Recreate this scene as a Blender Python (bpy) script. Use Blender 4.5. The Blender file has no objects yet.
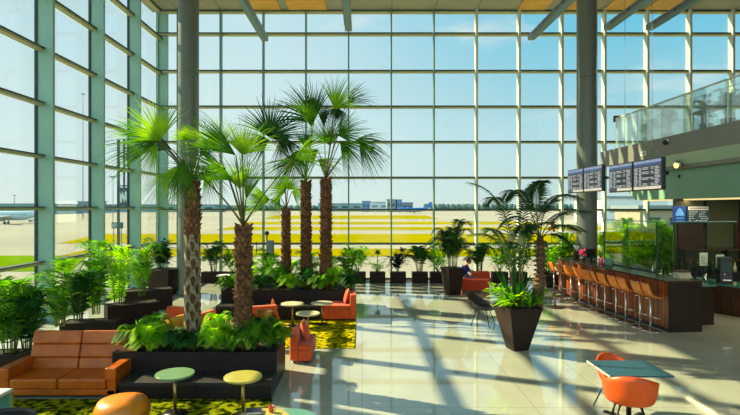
import bpy, math, random
from mathutils import Vector, Matrix
R = math.radians
scene = bpy.context.scene
COL = scene.collection
rnd = random.Random(7)
F, CX, CY, H = 520.0, 362.0, 208.0, 3.0

def gp(px, py, z=0.0):
    """point on the level z that the photograph shows at (px, py)"""
    Y = (H - z) * F / (py - CY)
    return Vector(((px - CX) * Y / F, Y, z))
def at(px, py, Y):
    return Vector(((px - CX) * Y / F, Y, H + (CY - py) * Y / F))

# ------------------------------------------------------------------ view
cam_d = bpy.data.cameras.new('camera'); cam = bpy.data.objects.new('camera', cam_d)
COL.objects.link(cam); cam.location = (0, 0, H); cam.rotation_euler = (R(90), 0, 0)
cam_d.sensor_width = 36; cam_d.lens = F / 740 * 36; cam_d.shift_x = (370 - CX) / 740
cam_d.clip_end = 3000
scene.camera = cam
vs = scene.view_settings
vs.view_transform = 'Standard'; vs.look = 'None'; vs.gamma = 1.0; vs.use_curve_mapping = False
vs.exposure = 0.0
try:
    scene.cycles.transparent_max_bounces = 24
    scene.cycles.max_bounces = 8
    scene.cycles.diffuse_bounces = 4
    scene.cycles.sample_clamp_indirect = 6.0
except Exception: pass

# ------------------------------------------------------------------ materials
def srgb(c):
    return tuple(((v/255)/12.92 if v/255 <= .04045 else (((v/255)+.055)/1.055)**2.4) for v in c)
MATS = {}
def mat(name, rgb, rough=.5, metal=0., var=.12, scale=6., bump=0., bscale=40., spec=.5, ior=1.5, rgb2=None,
        emit=None, estr=0., trans=0., coat=0., stretch=None, sheen=0.):
    m = bpy.data.materials.new(name); m.use_nodes = True
    nt = m.node_tree; N = nt.nodes; L = nt.links
    b = N['Principled BSDF']; out = N['Material Output']
    c = srgb(rgb)
    tc = N.new('ShaderNodeTexCoord'); mp = N.new('ShaderNodeMapping')
    L.new(tc.outputs['Object'], mp.inputs['Vector'])
    if stretch: mp.inputs['Scale'].default_value = stretch
    no = N.new('ShaderNodeTexNoise'); no.inputs['Scale'].default_value = scale; no.inputs['Detail'].default_value = 5
    L.new(mp.outputs['Vector'], no.inputs['Vector'])
    cr = N.new('ShaderNodeValToRGB')
    d = srgb(rgb2) if rgb2 else tuple(v*(1-var*2) for v in c)
    e = c if rgb2 else tuple(min(1, v*(1+var)) for v in c)
    cr.color_ramp.elements[0].position = .35; cr.color_ramp.elements[1].position = .65
    cr.color_ramp.elements[0].color = (*d, 1); cr.color_ramp.elements[1].color = (*e, 1)
    L.new(no.outputs['Fac'], cr.inputs['Fac']); L.new(cr.outputs['Color'], b.inputs['Base Color'])
    b.inputs['Roughness'].default_value = rough; b.inputs['Metallic'].default_value = metal
    b.inputs['Specular IOR Level'].default_value = spec; b.inputs['IOR'].default_value = ior
    b.inputs['Coat Weight'].default_value = coat
    if sheen: b.inputs['Sheen Weight'].default_value = sheen
    if emit:
        b.inputs['Emission Color'].default_value = (*srgb(emit), 1); b.inputs['Emission Strength'].default_value = estr
    if bump:
        n2 = N.new('ShaderNodeTexNoise'); n2.inputs['Scale'].default_value = bscale; n2.inputs['Detail'].default_value = 4
        L.new(mp.outputs['Vector'], n2.inputs['Vector'])
        bp = N.new('ShaderNodeBump'); bp.inputs['Strength'].default_value = bump; bp.inputs['Distance'].default_value = .02
        L.new(n2.outputs['Fac'], bp.inputs['Height']); L.new(bp.outputs['Normal'], b.inputs['Normal'])
    if trans:
        t = N.new('ShaderNodeBsdfTranslucent'); mx = N.new('ShaderNodeMixShader'); mx.inputs['Fac'].default_value = trans
        hs = N.new('ShaderNodeHueSaturation'); hs.inputs['Value'].default_value = 1.9; hs.inputs['Saturation'].default_value = 1.1
        L.new(cr.outputs['Color'], hs.inputs['Color']); L.new(hs.outputs['Color'], t.inputs['Color'])
        L.new(b.outputs['BSDF'], mx.inputs[1]); L.new(t.outputs['BSDF'], mx.inputs[2]); L.new(mx.outputs['Shader'], out.inputs['Surface'])
    MATS[name] = m
    return m
def glass(name, tint, gloss=.06, tg=(1, 1, 1), haze=0., fk=.6):
    m = bpy.data.materials.new(name); m.use_nodes = True
    nt = m.node_tree; N = nt.nodes; L = nt.links
    N.remove(N['Principled BSDF']); out = N['Material Output']
    tr = N.new('ShaderNodeBsdfTransparent'); tr.inputs['Color'].default_value = (*tint, 1)
    gl = N.new('ShaderNodeBsdfGlossy'); gl.inputs['Roughness'].default_value = .02; gl.inputs['Color'].default_value = (*tg, 1)
    fr = N.new('ShaderNodeLayerWeight'); fr.inputs['Blend'].default_value = .15
    ma = N.new('ShaderNodeMath'); ma.operation = 'MULTIPLY_ADD'; ma.inputs[1].default_value = fk; ma.inputs[2].default_value = gloss
    L.new(fr.outputs['Fresnel'], ma.inputs[0])
    mx = N.new('ShaderNodeMixShader'); L.new(ma.outputs[0], mx.inputs['Fac'])
    L.new(tr.outputs[0], mx.inputs[1]); L.new(gl.outputs[0], mx.inputs[2])
    last = mx
    if haze:
        df = N.new('ShaderNodeBsdfDiffuse'); df.inputs['Color'].default_value = (.75, 1, .92, 1)
        m2 = N.new('ShaderNodeMixShader'); m2.inputs['Fac'].default_value = haze
        L.new(mx.outputs[0], m2.inputs[1]); L.new(df.outputs[0], m2.inputs[2]); last = m2
    L.new(last.outputs[0], out.inputs['Surface'])
    MATS[name] = m
    return m

def floor_mat():
    m = mat('polished_floor', (176, 180, 164), rough=.05, ior=1.75, var=.05, scale=.9)
    nt = m.node_tree; N = nt.nodes; L = nt.links; b = N['Principled BSDF']
    tc = N.new('ShaderNodeTexCoord'); br = N.new('ShaderNodeTexBrick')
    br.offset = 0; br.inputs['Scale'].default_value = 1; br.inputs['Brick Width'].default_value = 1.3; br.inputs['Row Height'].default_value = 1.3
    br.inputs['Mortar Size'].default_value = .006; br.inputs['Color1'].default_value = (1, 1, 1, 1); br.inputs['Color2'].default_value = (.93, .93, .93, 1)
    br.inputs['Mortar'].default_value = (.6, .6, .58, 1)
    L.new(tc.outputs['Object'], br.inputs['Vector'])
    src = b.inputs['Base Color'].links[0].from_socket
    mx = N.new('ShaderNodeMix'); mx.data_type = 'RGBA'; mx.blend_type = 'MULTIPLY'; mx.inputs['Factor'].default_value = 1
    L.new(src, mx.inputs[6]); L.new(br.outputs['Color'], mx.inputs[7]); L.new(mx.outputs[2], b.inputs['Base Color'])
    return m
floor_mat()
mat('green_metal', (132, 176, 160), rough=.4, var=.03, scale=1.5)
mat('mullion_backlit', (100, 136, 128), rough=.4, var=.03)
mat('pale_metal', (196, 210, 196), rough=.4, var=.03, scale=1.5)
mat('rail_metal', (168, 172, 128), rough=.45, var=.03)
mat('dark_gasket', (38, 62, 62), rough=.6)
mat('ceiling_panel', (150, 150, 140), rough=.5, var=.03, scale=.7)
mat('ochre_sun_glow', (226, 168, 70), rough=.5, var=.08, scale=1.2)
mat('column_paint', (98, 108, 98), rough=.35, var=.04, scale=1, stretch=(1, 1, .2))
mat('fascia_grey', (120, 122, 112), rough=.5, var=.03, scale=1)
mat('pale_green', (178, 206, 184), rough=.5, var=.03, scale=1)
mat('soffit_green', (122, 165, 138), rough=.5, var=.03, scale=1)
mat('leather', (196, 98, 16), rough=.34, scale=4, bump=.2, bscale=70, rgb2=(172, 78, 12))
mat('leather_dark', (90, 40, 14), rough=.5)
mat('orange_fabric', (222, 82, 18), rough=.8, var=.08, scale=12, bump=.2, bscale=150, sheen=.2)
mat('red_fabric', (205, 66, 26), rough=.8, var=.08, scale=12, bump=.2, bscale=150)
mat('amber_leather', (224, 130, 26), rough=.4, var=.08, scale=6)
mat('mustard_fabric', (214, 150, 24), rough=.7, var=.08)
mat('orange_shell', (214, 80, 8), rough=.42, var=.05, scale=5)
mat('amber_shell', (222, 126, 30), rough=.35, var=.1, scale=14)
mat('black_laminate', (33, 29, 28), spec=.25, rough=.45, var=.08, scale=3)
mat('black_seat', (34, 32, 32), rough=.6, var=.08, scale=10, bump=.15, bscale=120)
mat('black_metal', (24, 24, 26), rough=.35, metal=.3)
mat('black_plastic', (26, 27, 30), rough=.4)
mat('charcoal_shell', (52, 48, 44), rough=.5)
mat('chrome', (214, 210, 200), rough=.16, metal=1., var=.02)
mat('brass_pole', (170, 140, 80), rough=.3, metal=.8)
mat('green_top', (112, 146, 104), rough=.25, var=.05)
mat('cream_top', (184, 174, 84), rough=.25, var=.06, scale=5)
mat('pale_top', (215, 205, 170), rough=.3, var=.05)
mat('teal_top', (96, 150, 138), rough=.2, var=.04)
mat('blue_top', (38, 82, 102), spec=.3, rough=.25, var=.04, scale=2)
mat('edge_cream', (222, 218, 190), rough=.4)
mat('planter_brown', (46, 33, 28), spec=.2, rough=.5, var=.06, scale=3)
mat('planter_rim', (128, 124, 112), rough=.5)
mat('soil', (46, 32, 22), rough=1, var=.3, scale=30, bump=.6)
mat('bar_wood', (164, 84, 34), rough=.3, rgb2=(100, 48, 20), scale=5, stretch=(1.2, 1.2, .12), coat=.2)
mat('bar_dark', (42, 27, 21), rough=.3, var=.1, scale=3)
mat('bar_top', (74, 60, 48), rough=.2, var=.06)
mat('counter_teal', (70, 128, 112), rough=.15, var=.06)
mat('white_plastic', (228, 228, 222), rough=.5, var=.03)
mat('cream_box', (206, 196, 160), rough=.6)
mat('fixture_grey', (112, 126, 128), rough=.4, var=.04, scale=1)
m_ = mat('louver_stripe', (112, 126, 128), rough=.5, scale=3, stretch=(.01, 1.6, .01), rgb2=(24, 28, 34))
mat('screen_body', (64, 66, 74), rough=.25, emit=(80, 82, 92), estr=.35)
mat('screen_text', (170, 172, 176), rough=.4, emit=(200, 202, 206), estr=.5)
mat('screen_dark', (30, 32, 38), rough=.3)
mat('screen_blue', (46, 80, 150), rough=.3, emit=(46, 80, 150), estr=.5)
mat('screen_header', (150, 164, 196), rough=.3, emit=(160, 172, 206), estr=.35)
mat('screen_footer', (230, 214, 190), rough=.3, emit=(230, 214, 190), estr=.6)
mat('sign_blue', (26, 74, 140), rough=.3, emit=(26, 74, 140), estr=.5)
mat('sign_light_blue', (100, 168, 220), rough=.3, emit=(100, 168, 220), estr=.6)
mat('lamp_amber', (255, 200, 110), rough=.4, emit=(255, 196, 100), estr=4)
mat('lamp_strip', (235, 215, 160), rough=.4, emit=(235, 205, 140), estr=1.1)
mat('olive_wall', (70, 74, 48), rough=.5, var=.1, scale=2)
mat('maroon_panel', (56, 30, 22), rough=.4)
mat('wood_dark', (84, 50, 26), rough=.5, rgb2=(54, 30, 16), scale=4, stretch=(6, 6, .5))
mat('sunlit_floor_grey', (150, 148, 136), rough=.5)
mat('menu_teal', (44, 74, 84), rough=.3, emit=(44, 74, 84), estr=.3)
mat('frond_green', (96, 146, 24), spec=.25, rough=.6, rgb2=(44, 96, 20), scale=3, trans=.42)
mat('frond_bright', (150, 186, 24), spec=.25, rough=.6, rgb2=(84, 142, 20), scale=3, trans=.42)
mat('frond_dark', (40, 84, 34), spec=.25, rough=.6, rgb2=(22, 52, 24), scale=3, trans=.28)
mat('leaf_green', (104, 156, 24), spec=.25, rough=.6, rgb2=(38, 98, 22), scale=5, trans=.45)
mat('leaf_lime', (168, 204, 24), spec=.25, rough=.6, rgb2=(84, 160, 26), scale=5, trans=.5)
mat('leaf_deep', (44, 100, 34), spec=.25, rough=.6, rgb2=(20, 60, 22), scale=5, trans=.3)
mat('leaf_purple', (48, 50, 40), rough=.4, rgb2=(30, 34, 30), scale=5, trans=.2)
mat('stem_green', (110, 130, 50), rough=.6)
mat('petiole', (84, 84, 36), rough=.5)
mat('flower_pink', (214, 50, 110), rough=.5)
mat('flower_red', (220, 50, 50), rough=.5)
mat('flower_yellow', (240, 190, 40), rough=.5)
mat('trunk_brown', (104, 66, 38), rough=.9, rgb2=(58, 36, 22), scale=14, bump=.5)
mat('trunk_boot', (138, 96, 58), rough=.9, rgb2=(66, 40, 24), scale=10, bump=.4)
mat('trunk_grey', (150, 144, 116), rough=.9, rgb2=(100, 88, 62), scale=12, bump=.4)
mat('cane_trunk', (120, 88, 56), rough=.8, rgb2=(78, 52, 34), scale=5, stretch=(1, 1, 6))
mat('concrete', (158, 154, 140), spec=0, rough=1, var=.06, scale=.03)
mat('grass_yellow', (152, 138, 2), spec=0, rough=1, rgb2=(136, 128, 0), scale=.05)
mat('grass_green', (112, 142, 6), spec=0, rough=1, rgb2=(96, 128, 6), scale=.05)
mat('far_trees', (88, 118, 108), rough=1, rgb2=(78, 106, 100), scale=.05)
mat('far_teal', (120, 158, 160), rough=.8, var=.05, scale=.05)
mat('far_white', (214, 222, 222), rough=.8, var=.03, scale=.05)
mat('far_blue', (84, 132, 178), rough=.8, var=.05, scale=.05)
mat('far_grey', (120, 138, 150), rough=.8, var=.05, scale=.05)
mat('far_dark', (60, 78, 84), rough=.8, var=.05, scale=.05)
mat('plane_blue', (30, 110, 190), rough=.4)
mat('plane_white', (196, 212, 208), rough=.4, var=.03, scale=.3)
mat('pylon_dark', (52, 74, 82), rough=.6)
mat('skin', (190, 130, 98), rough=.6, var=.03)
mat('hair', (60, 36, 22), rough=.7)
mat('blue_shirt', (24, 40, 150), rough=.8, var=.1)
mat('jeans', (80, 110, 150), rough=.8)
mat('book_blue', (26, 40, 74), rough=.5)
mat('cup_orange', (206, 78, 40), rough=.4)
mat('frame_green', (150, 160, 90), rough=.4)
glass('window_glass', (.93, .975, .97), .01, fk=.12)
glass('rail_glass', (.93, 1., .98), .12, haze=.12)
glass('counter_glass', (.9, .98, .9), .03, fk=.3)
def rug_mat(nm, a, b, sc):
    m = mat(nm, a, rough=1, spec=0, rgb2=b, scale=sc, bump=1., bscale=60)
    cr = [n for n in m.node_tree.nodes if n.type == 'VALTORGB'][0]
    cr.color_ramp.elements[0].position = .44; cr.color_ramp.elements[1].position = .56
rug_mat('moss_rug', (196, 182, 16), (84, 88, 10), 9)
rug_mat('dark_moss_rug', (134, 140, 20), (38, 50, 10), 9)

# ------------------------------------------------------------------ mesh builder
class MB:
    def __init__(s): s.v = []; s.f = []; s.m = []; s.sm = []
    def add(s, vs, fs, mi=0, smooth=False):
        o = len(s.v); s.v += [tuple(v) for v in vs]
        for f in fs: s.f.append(tuple(i + o for i in f)); s.m.append(mi); s.sm.append(smooth)
        return s
    def box(s, x0, x1, y0, y1, z0, z1, mi=0, M=None):
        vs = [Vector((x, y, z)) for z in (z0, z1) for y in (y0, y1) for x in (x0, x1)]
        if M: vs = [M @ v for v in vs]
        return s.add(vs, [(0, 2, 3, 1), (4, 5, 7, 6), (0, 1, 5, 4), (1, 3, 7, 5), (3, 2, 6, 7), (2, 0, 4, 6)], mi)
    def prism(s, base, top, mi=0, smooth=False):
        n = len(base)
        return s.add(list(base) + list(top), [tuple(range(n))[::-1], tuple(range(n, 2*n))] + [(i, (i+1) % n, n+(i+1) % n, n+i) for i in range(n)], mi, smooth)
    def lathe(s, prof, n=24, c=(0, 0, 0), mi=0, smooth=True, cap=True, sx=1, sy=1):
        vs = []; fs = []
        for r, z in prof:
            for k in range(n):
                a = 2*math.pi*k/n; vs.append((c[0]+r*math.cos(a)*sx, c[1]+r*math.sin(a)*sy, c[2]+z))
        for j in range(len(prof)-1):
            for k in range(n):
                k2 = (k+1) % n; fs.append((j*n+k, j*n+k2, (j+1)*n+k2, (j+1)*n+k))
        s.add(vs, fs, mi, smooth)
        if cap:
            o = len(s.v) - len(vs)
            s.f.append(tuple(o+k for k in range(n))[::-1]); s.m.append(mi); s.sm.append(False)
            s.f.append(tuple(o+(len(prof)-1)*n+k for k in range(n))); s.m.append(mi); s.sm.append(False)
        return s
    def tube(s, pts, rad, n=8, mi=0, smooth=True):
        pts = [Vector(p) for p in pts]
        if not isinstance(rad, (list, tuple)): rad = [rad]*len(pts)
        vs = []; fs = []; up = Vector((0, 0, 1))
        for i, p in enumerate(pts):
            t = (pts[min(i+1, len(pts)-1)] - pts[max(i-1, 0)]).normalized()
            a = t.cross(up)
            if a.length < .05: a = t.cross(Vector((0, 1, 0)))
            a.normalize(); b = t.cross(a)
            for k in range(n):
                an = 2*math.pi*k/n; vs.append(p + (a*math.cos(an) + b*math.sin(an))*rad[i])
        for j in range(len(pts)-1):
            for k in range(n):
                k2 = (k+1) % n; fs.append((j*n+k, (j+1)*n+k, (j+1)*n+k2, j*n+k2))
        fs.append(tuple(range(n))); fs.append(tuple((len(pts)-1)*n+k for k in range(n))[::-1])
        return s.add(vs, fs, mi, smooth)
    def ball(s, c, r, mi=0, sx=1, sy=1, sz=1, nu=14, nv=9):
        prof = [(max(1e-4, math.sin(math.pi*j/nv))*r, -math.cos(math.pi*j/nv)*r*sz) for j in range(nv+1)]
        return s.lathe(prof, nu, c, mi, True, True, sx, sy)
    def build(s, name, mats, parent=None, loc=None, bevel=0, seg=2, solid=0, subsurf=0):
        me = bpy.data.meshes.new(name); me.from_pydata(s.v, [], s.f)
        if isinstance(mats, str): mats = [mats]
        for k in mats: me.materials.append(MATS[k])
        me.polygons.foreach_set('material_index', s.m)
        me.polygons.foreach_set('use_smooth', [True]*len(s.f) if (bevel or subsurf) else s.sm)
        me.update()
        o = bpy.data.objects.new(name, me); COL.objects.link(o)
        if parent: o.parent = parent
        if loc: o.location = loc
        if subsurf:
            md = o.modifiers.new('sub', 'SUBSURF'); md.levels = md.render_levels = subsurf
        if solid:
            md = o.modifiers.new('solid', 'SOLIDIFY'); md.thickness = solid; md.offset = 0
        if bevel:
            md = o.modifiers.new('bevel', 'BEVEL'); md.width = bevel; md.segments = seg; md.limit_method = 'ANGLE'
            md.harden_normals = True
        return o
def tag(o, label=None, cat=None, group=None, kind=None):
    if label: o['label'] = label
    if cat: o['category'] = cat
    if group: o['group'] = group
    if kind: o['kind'] = kind
    return o
def thing(name, label, cat, loc=(0, 0, 0), rz=0, group=None, kind=None):
    o = bpy.data.objects.new(name, None); COL.objects.link(o); o.empty_display_size = .1
    o.location = loc; o.rotation_euler = (0, 0, rz)
    return tag(o, label, cat, group, kind)
def copy_tree(o, label=None, loc=None, rz=None, parent=None):
    c = o.copy(); COL.objects.link(c)
    if parent: c.parent = parent
    if label: c['label'] = label
    if loc is not None: c.location = loc
    if rz is not None: c.rotation_euler = (0, 0, rz)
    for ch in list(o.children): copy_tree(ch, parent=c)
    return c
def struct(o): o['kind'] = 'structure'; return o

# ------------------------------------------------------------------ leaves
def blade(mb, p0, d, n, L, w, droop, mi=0, fold=.25, seg=4, t0=0.0, wmax=.5):
    """tapered blade from p0 along d, face normal n"""
    d = d.normalized(); s = d.cross(n)
    if s.length < 1e-3: s = Vector((1, 0, 0))
    s.normalize(); nn = s.cross(d).normalized()
    vs = []; fs = []
    for i in range(seg+1):
        t = i/seg
        c = p0 + d*(L*t) + Vector((0, 0, -1))*(droop*L*t**2.3)
        if t <= wmax: ww = w*(t/wmax*.75+.25)
        else: ww = w*(1-(t-wmax)/(1-wmax))**.8
        ww = max(ww, .0015)
        vs += [c - s*ww + nn*fold*ww, c, c + s*ww + nn*fold*ww]
    for i in range(seg):
        a = 3*i
        fs += [(a, a+1, a+4, a+3), (a+1, a+2, a+5, a+4)]
    mb.add(vs, fs, mi, True)
def fan(mb, hub, axis, normal, L, spread, droop=.2, n=34, mi=0, cup=.15):
    axis = axis.normalized(); normal = (normal - axis*normal.dot(axis)).normalized()
    side = axis.cross(normal)
    st = R(spread)/n
    for k in range(n):
        a = (k+.5)/n*R(spread) - R(spread)/2
        f = math.cos(a*.55)
        l = L*1.1*(.72+.28*f)*rnd.uniform(.88, 1.06)
        d = (axis*math.cos(a) + side*math.sin(a) - normal*(-cup)*(1 if k % 2 else .85))
        blade(mb, hub, d, normal, l, max(.006, .5*l*st*.46), droop*rnd.uniform(.5, 1.7), mi, fold=1.1, seg=7, wmax=.40)
def frond(mb, p0, p1, p2, ll, n=16, w=.018, droop=.35, mi=0, ms=1, r=.008, start=.18, vee=.35):
    """pinnate frond on a bezier rachis"""
    p0, p1, p2 = Vector(p0), Vector(p1), Vector(p2)
    def B(t): return p0*(1-t)**2 + p1*2*t*(1-t) + p2*t*t
    mb.tube([B(i/6) for i in range(7)], [r*(1-.8*i/6) for i in range(7)], 5, ms)
    for i in range(n):
        t = start + (1-start)*(i+.5)/n
        p = B(t); T = (B(min(1, t+.02)) - B(t-.02)).normalized()
        s = T.cross(Vector((0, 0, 1)))
        if s.length < .1: s = T.cross(Vector((0, 1, 0)))
        s.normalize(); up = s.cross(T).normalized()
        u = (t-start)/(1-start)
        l = ll*(math.sin(math.pi*(.16+.78*u)))**.7*rnd.uniform(.88, 1.1)
        for sg in (-1, 1):
            d = s*sg + T*(.55+.5*u) + up*vee
            blade(mb, p, d, up, l, w*(.6+.4*l/ll), droop, mi, seg=3, wmax=.35)
def rot(v, az): return Vector((v[0]*math.cos(az)-v[1]*math.sin(az), v[0]*math.sin(az)+v[1]*math.cos(az), v[2]))

def areca(h, rad, nf=12, ll=.28, nl=15, w=.016, seed=1, droop=.4, stem=.3, vary=.25):
    rnd.seed(seed); mb = MB()
    nf = int(nf*1.35)
    for k in range(nf):
        az = 2*math.pi*(k*.382+rnd.random()*.1)
        q = rnd.uniform(.42, 1); hh = h*q; rr = rad*rnd.uniform(.55, 1.)*(1.25-q*.4)
        b = Vector((math.cos(az)*.05*rad/.4, math.sin(az)*.05*rad/.4, 0))
        p1 = Vector((math.cos(az)*rr*.25, math.sin(az)*rr*.25, hh*1.15))
        p2 = Vector((math.cos(az)*rr, math.sin(az)*rr, hh*rnd.uniform(.62, .92)))
        frond(mb, b, p1, p2, ll*rnd.uniform(.8, 1.1), nl+2, w, droop, 0, 1, .009, start=stem*rnd.uniform(.5, 1.2))
    return mb
def fern(rad, h, nf=20, seed=1, w=.02):
    rnd.seed(seed); mb = MB()
    for k in range(nf):
        az = 2*math.pi*(k+rnd.random()*.7)/nf
        q = rnd.uniform(.45, 1); rr = rad*(1.15-q*.5)
        p1 = Vector((math.cos(az)*rr*.35, math.sin(az)*rr*.35, h*q*1.25))
        p2 = Vector((math.cos(az)*rr, math.sin(az)*rr, h*q*.5))
        frond(mb, (0, 0, 0), p1, p2, rad*.25, 24, w*.5, .3, 0, 1, .006, start=.08)
    return mb
def sword(h, nf=22, w=.03, seed=1, spread=.5):
    rnd.seed(seed); mb = MB()
    for k in range(nf):
        az = 2*math.pi*k*.382; q = k/nf
        el = R(80-55*q*spread*1.6)
        d = Vector((math.cos(az)*math.cos(el), math.sin(az)*math.cos(el), math.sin(el)))
        nrm = Vector((-math.cos(az)*math.sin(el), -math.sin(az)*math.sin(el), math.cos(el)))
        blade(mb, Vector((math.cos(az)*.02, math.sin(az)*.02, 0)), d, nrm, h*rnd.uniform(.7, 1.05), w, .25*q+.03, 0, seg=5, wmax=.4)
    return mb
def bushy(h, rad, n=120, leaf=.13, seed=1, nst=7):
    rnd.seed(seed); mb = MB()
    for k in range(nst):
        az = 2*math.pi*(k+rnd.random()*.5)/nst; q = rnd.uniform(.6, 1)
        rq = .35+.65*rnd.random(); tip = Vector((math.cos(az)*rad*.8*rq, math.sin(az)*rad*.8*rq, h*q*.85))
        mid = tip*.5 + Vector((math.cos(az), math.sin(az), 0))*rad*.12
        mb.tube([(0, 0, 0), mid, tip], [.012, .009, .004], 5, 1)
        for j in range(int(1.7*n/nst)):
            t = rnd.uniform(.3, 1.05); p = tip*t + Vector((0, 0, 0))
            a = rnd.uniform(0, 6.28); e = rnd.uniform(-.2, 1.0)
            d = Vector((math.cos(a)*math.cos(e), math.sin(a)*math.cos(e), math.sin(e)))
            q0 = p + Vector((d.x, d.y, d.z*.5))*rad*.55*rnd.random()
            blade(mb, q0, d, Vector((0, 0, 1)), leaf*rnd.uniform(.7, 1.3), leaf*.24, .25, 0, seg=3, wmax=.4)
    return mb
def plant(name, mb, loc, label, cat, group, leafm='leaf_green', part='foliage', stemm='stem_green', extra=None):
    """a plant: one foliage mesh under the thing"""
    t = thing(name, label, cat, loc, rnd.uniform(0, 6), group)
    if group == 'plants along the back window': t.rotation_euler.z = 0; t.scale = (1.1, .62, 1)
    mb.build(part, [leafm, stemm], t)
    if extra: extra(t)
    return t
ORD = ['first', 'second', 'third', 'fourth', 'fifth', 'sixth', 'seventh', 'eighth', 'ninth', 'tenth', 'eleventh', 'twelfth', 'thirteenth']

# ================================================================== SHELL
YB = 21.6; SB = F/YB; ZC = H + 196/SB; XL = -203.5/SB; XR = 17.4; YN = -3.0
RZ = [H + (208-y)/SB for y in (244, 210.5, 178.5, 143, 108, 72.6, 35.5)]
DY = .000607*F*(-XL)
struct(MB().box(XL-.3, XR+.3, YN, YB+.15, -.3, 0).build('floor', 'polished_floor'))
# ceiling with panel joints and floor-bounced sunlight painted on as ochre
ce = MB().box(XL-.3, XR+.3, YN, YB+.15, ZC+.03, ZC+.3)
MX = [(391+42.25*k-CX)/SB for k in range(-5, 10)]
edges = [XL-.3] + MX + [XR+.3]
for i in range(len(edges)-1):
    y = YB+.1
    while y > YN+.2:
        y2 = max(YN, y-3.4)
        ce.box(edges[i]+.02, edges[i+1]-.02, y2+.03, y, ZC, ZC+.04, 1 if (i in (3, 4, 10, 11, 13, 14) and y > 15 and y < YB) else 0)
        y = y2
ceil = ce.build('ceiling', ['ceiling_panel', 'ochre_sun_glow']); struct(ceil)
oc = MB()
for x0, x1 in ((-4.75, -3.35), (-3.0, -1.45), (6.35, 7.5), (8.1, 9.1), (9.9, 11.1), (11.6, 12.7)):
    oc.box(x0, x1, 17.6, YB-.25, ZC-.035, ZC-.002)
oc.build('ochre_sun_patch', 'ochre_sun_glow', ceil)  # thin ochre sheets painting reflected sun glow onto the ceiling
# back curtain wall
wb = thing('wall_back', None, None, kind='structure')
for x in MX:
    hw_ = .045 if x > 3 else .027
    mb = MB().box(x-hw_, x+hw_, YB-.3, YB, 0, ZC); mb.build('mullion', 'pale_metal' if x > 3 else 'mullion_backlit', wb)  # right mullions coloured pale as if sunlit, the others darker as if backlit
mb = MB().box(XL-.02, XL+.03, YB-.12, YB+.12, 0, ZC).build('mullion', 'green_metal', wb)
for z in RZ + [.06, ZC-.05]:
    m2 = MB().box(XL, XR, YB-.17, YB+.06, z-.045, z+.035)
    m2.box(XL, XR, YB-.19, YB-.165, z+.005, z+.05, 1)
    m2.build('transom', ['rail_metal', 'dark_gasket'], wb)
MB().box(XL, XR, YB+.01, YB+.025, 0, ZC).build('glass_pane', 'window_glass', wb)
# left curtain wall
wl = thing('wall_left', None, None, kind='structure')
fy = [YB - j*DY for j in range(10)]
for j, y in enumerate(fy):
    MB().box(XL-.02, XL+.40, y-.05, y+.05, 0, ZC).build('mullion', 'green_metal', wl, bevel=.008)
    MB().box(XL-.06, XL+.0, y-.09, y+.09, 0, ZC).build('gasket', 'dark_gasket', wl)
for z in [1.56, 2.98, 4.33, 5.70, 7.12, 8.55, 9.98, .06, ZC-.05]:
    m2 = MB().box(XL, XL+.17, YN, YB, z-.05, z+.02); m2.box(XL, XL+.21, YN, YB, z+.02, z+.045, 1)
    m2.build('transom', ['rail_metal', 'dark_gasket'], wl)
MB().box(XL-.03, XL-.015, YN, YB, 0, ZC).build('glass_pane', 'window_glass', wl)
struct(MB().box(XR, XR+.2, YN, YB, 0, ZC).build('wall_right', 'fascia_grey'))
# round columns
for i, (x, lb) in enumerate(((-6.0, 18.0), (8.0, 18.5))):
    mb = MB().lathe([(.345, 0), (.345, ZC)], 40, (x, lb, 0), cap=False)
    mb.lathe([(.40, 0), (.40, .12), (.35, .13)], 40, (x, lb, 0))
    for zz in (3.9, 7.6): mb.lathe([(.349, zz), (.349, zz+.015)], 40, (x, lb, 0), 1, cap=False)
    struct(mb.build('column', ['column_paint', 'dark_gasket']))

# ------------------------------------------------------------------ balcony and shop front
XB = 9.81
bal = thing('balcony', None, None, kind='structure')
MB().box(XB, XR, YN, YB-.2, 4.67, 5.28).build('fascia', 'fascia_grey', bal)
YE = 20.3
p = MB(); p.prism([(XB+.02, YN, 4.67), (XB+.02, YE, 4.67), (XB+.36, YE, 4.36), (XB+.36, YN, 4.36)],
                  [(XR, YN, 4.67), (XR, YE, 4.67), (XR, YE, 4.36), (XR, YN, 4.36)]); p.build('pale_band', 'pale_green', bal)
p = MB().box(XB+.36, XR, YN, YE, 4.24, 4.36, 1)
a = [(10.4, YE-.0, 4.24), (10.4, YE, 3.62), (10.4, YE-.5, 3.28), (10.4, YN, 3.28), (10.4, YN, 4.24)]
p.prism(a, [(XR, y, z) for _, y, z in a]); p.build('bulkhead', ['soffit_green', 'fascia_grey'], bal)
MB().box(10.5, 10.75, 4, 19.4, 3.235, 3.279).build('light_strip', 'lamp_strip', bal)
sw = struct(MB().box(10.25, XR, 17.0, 17.15, 0, 3.28).build('wall_shop', 'olive_wall'))
sp = MB()
for x0, x1, z0, z1, mi in ((10.3, 11.1, 1.6, 2.45, 0), (11.15, 12.1, 1.7, 2.35, 1), (12.15, 12.9, 1.6, 2.5, 0), (13.0, 15, 1.7, 2.5, 1)):
    sp.box(x0, x1, 16.95, 17.0, z0, z1, mi)
sp.build('wall_panel', ['maroon_panel', 'olive_wall'], sw)
for x in (11.2, 12.35): MB().box(x-.03, x+.03, 16.93, 17.0, 0, 3.28).build('post', 'black_metal', sw)
tag(MB().box(12.5, 14.6, 16.80, 16.94, 2.38, 3.2).build('wall_screen', 'black_plastic'), 'dark olive glazed panel right of the menu board on the shop wall', 'panel')
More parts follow.
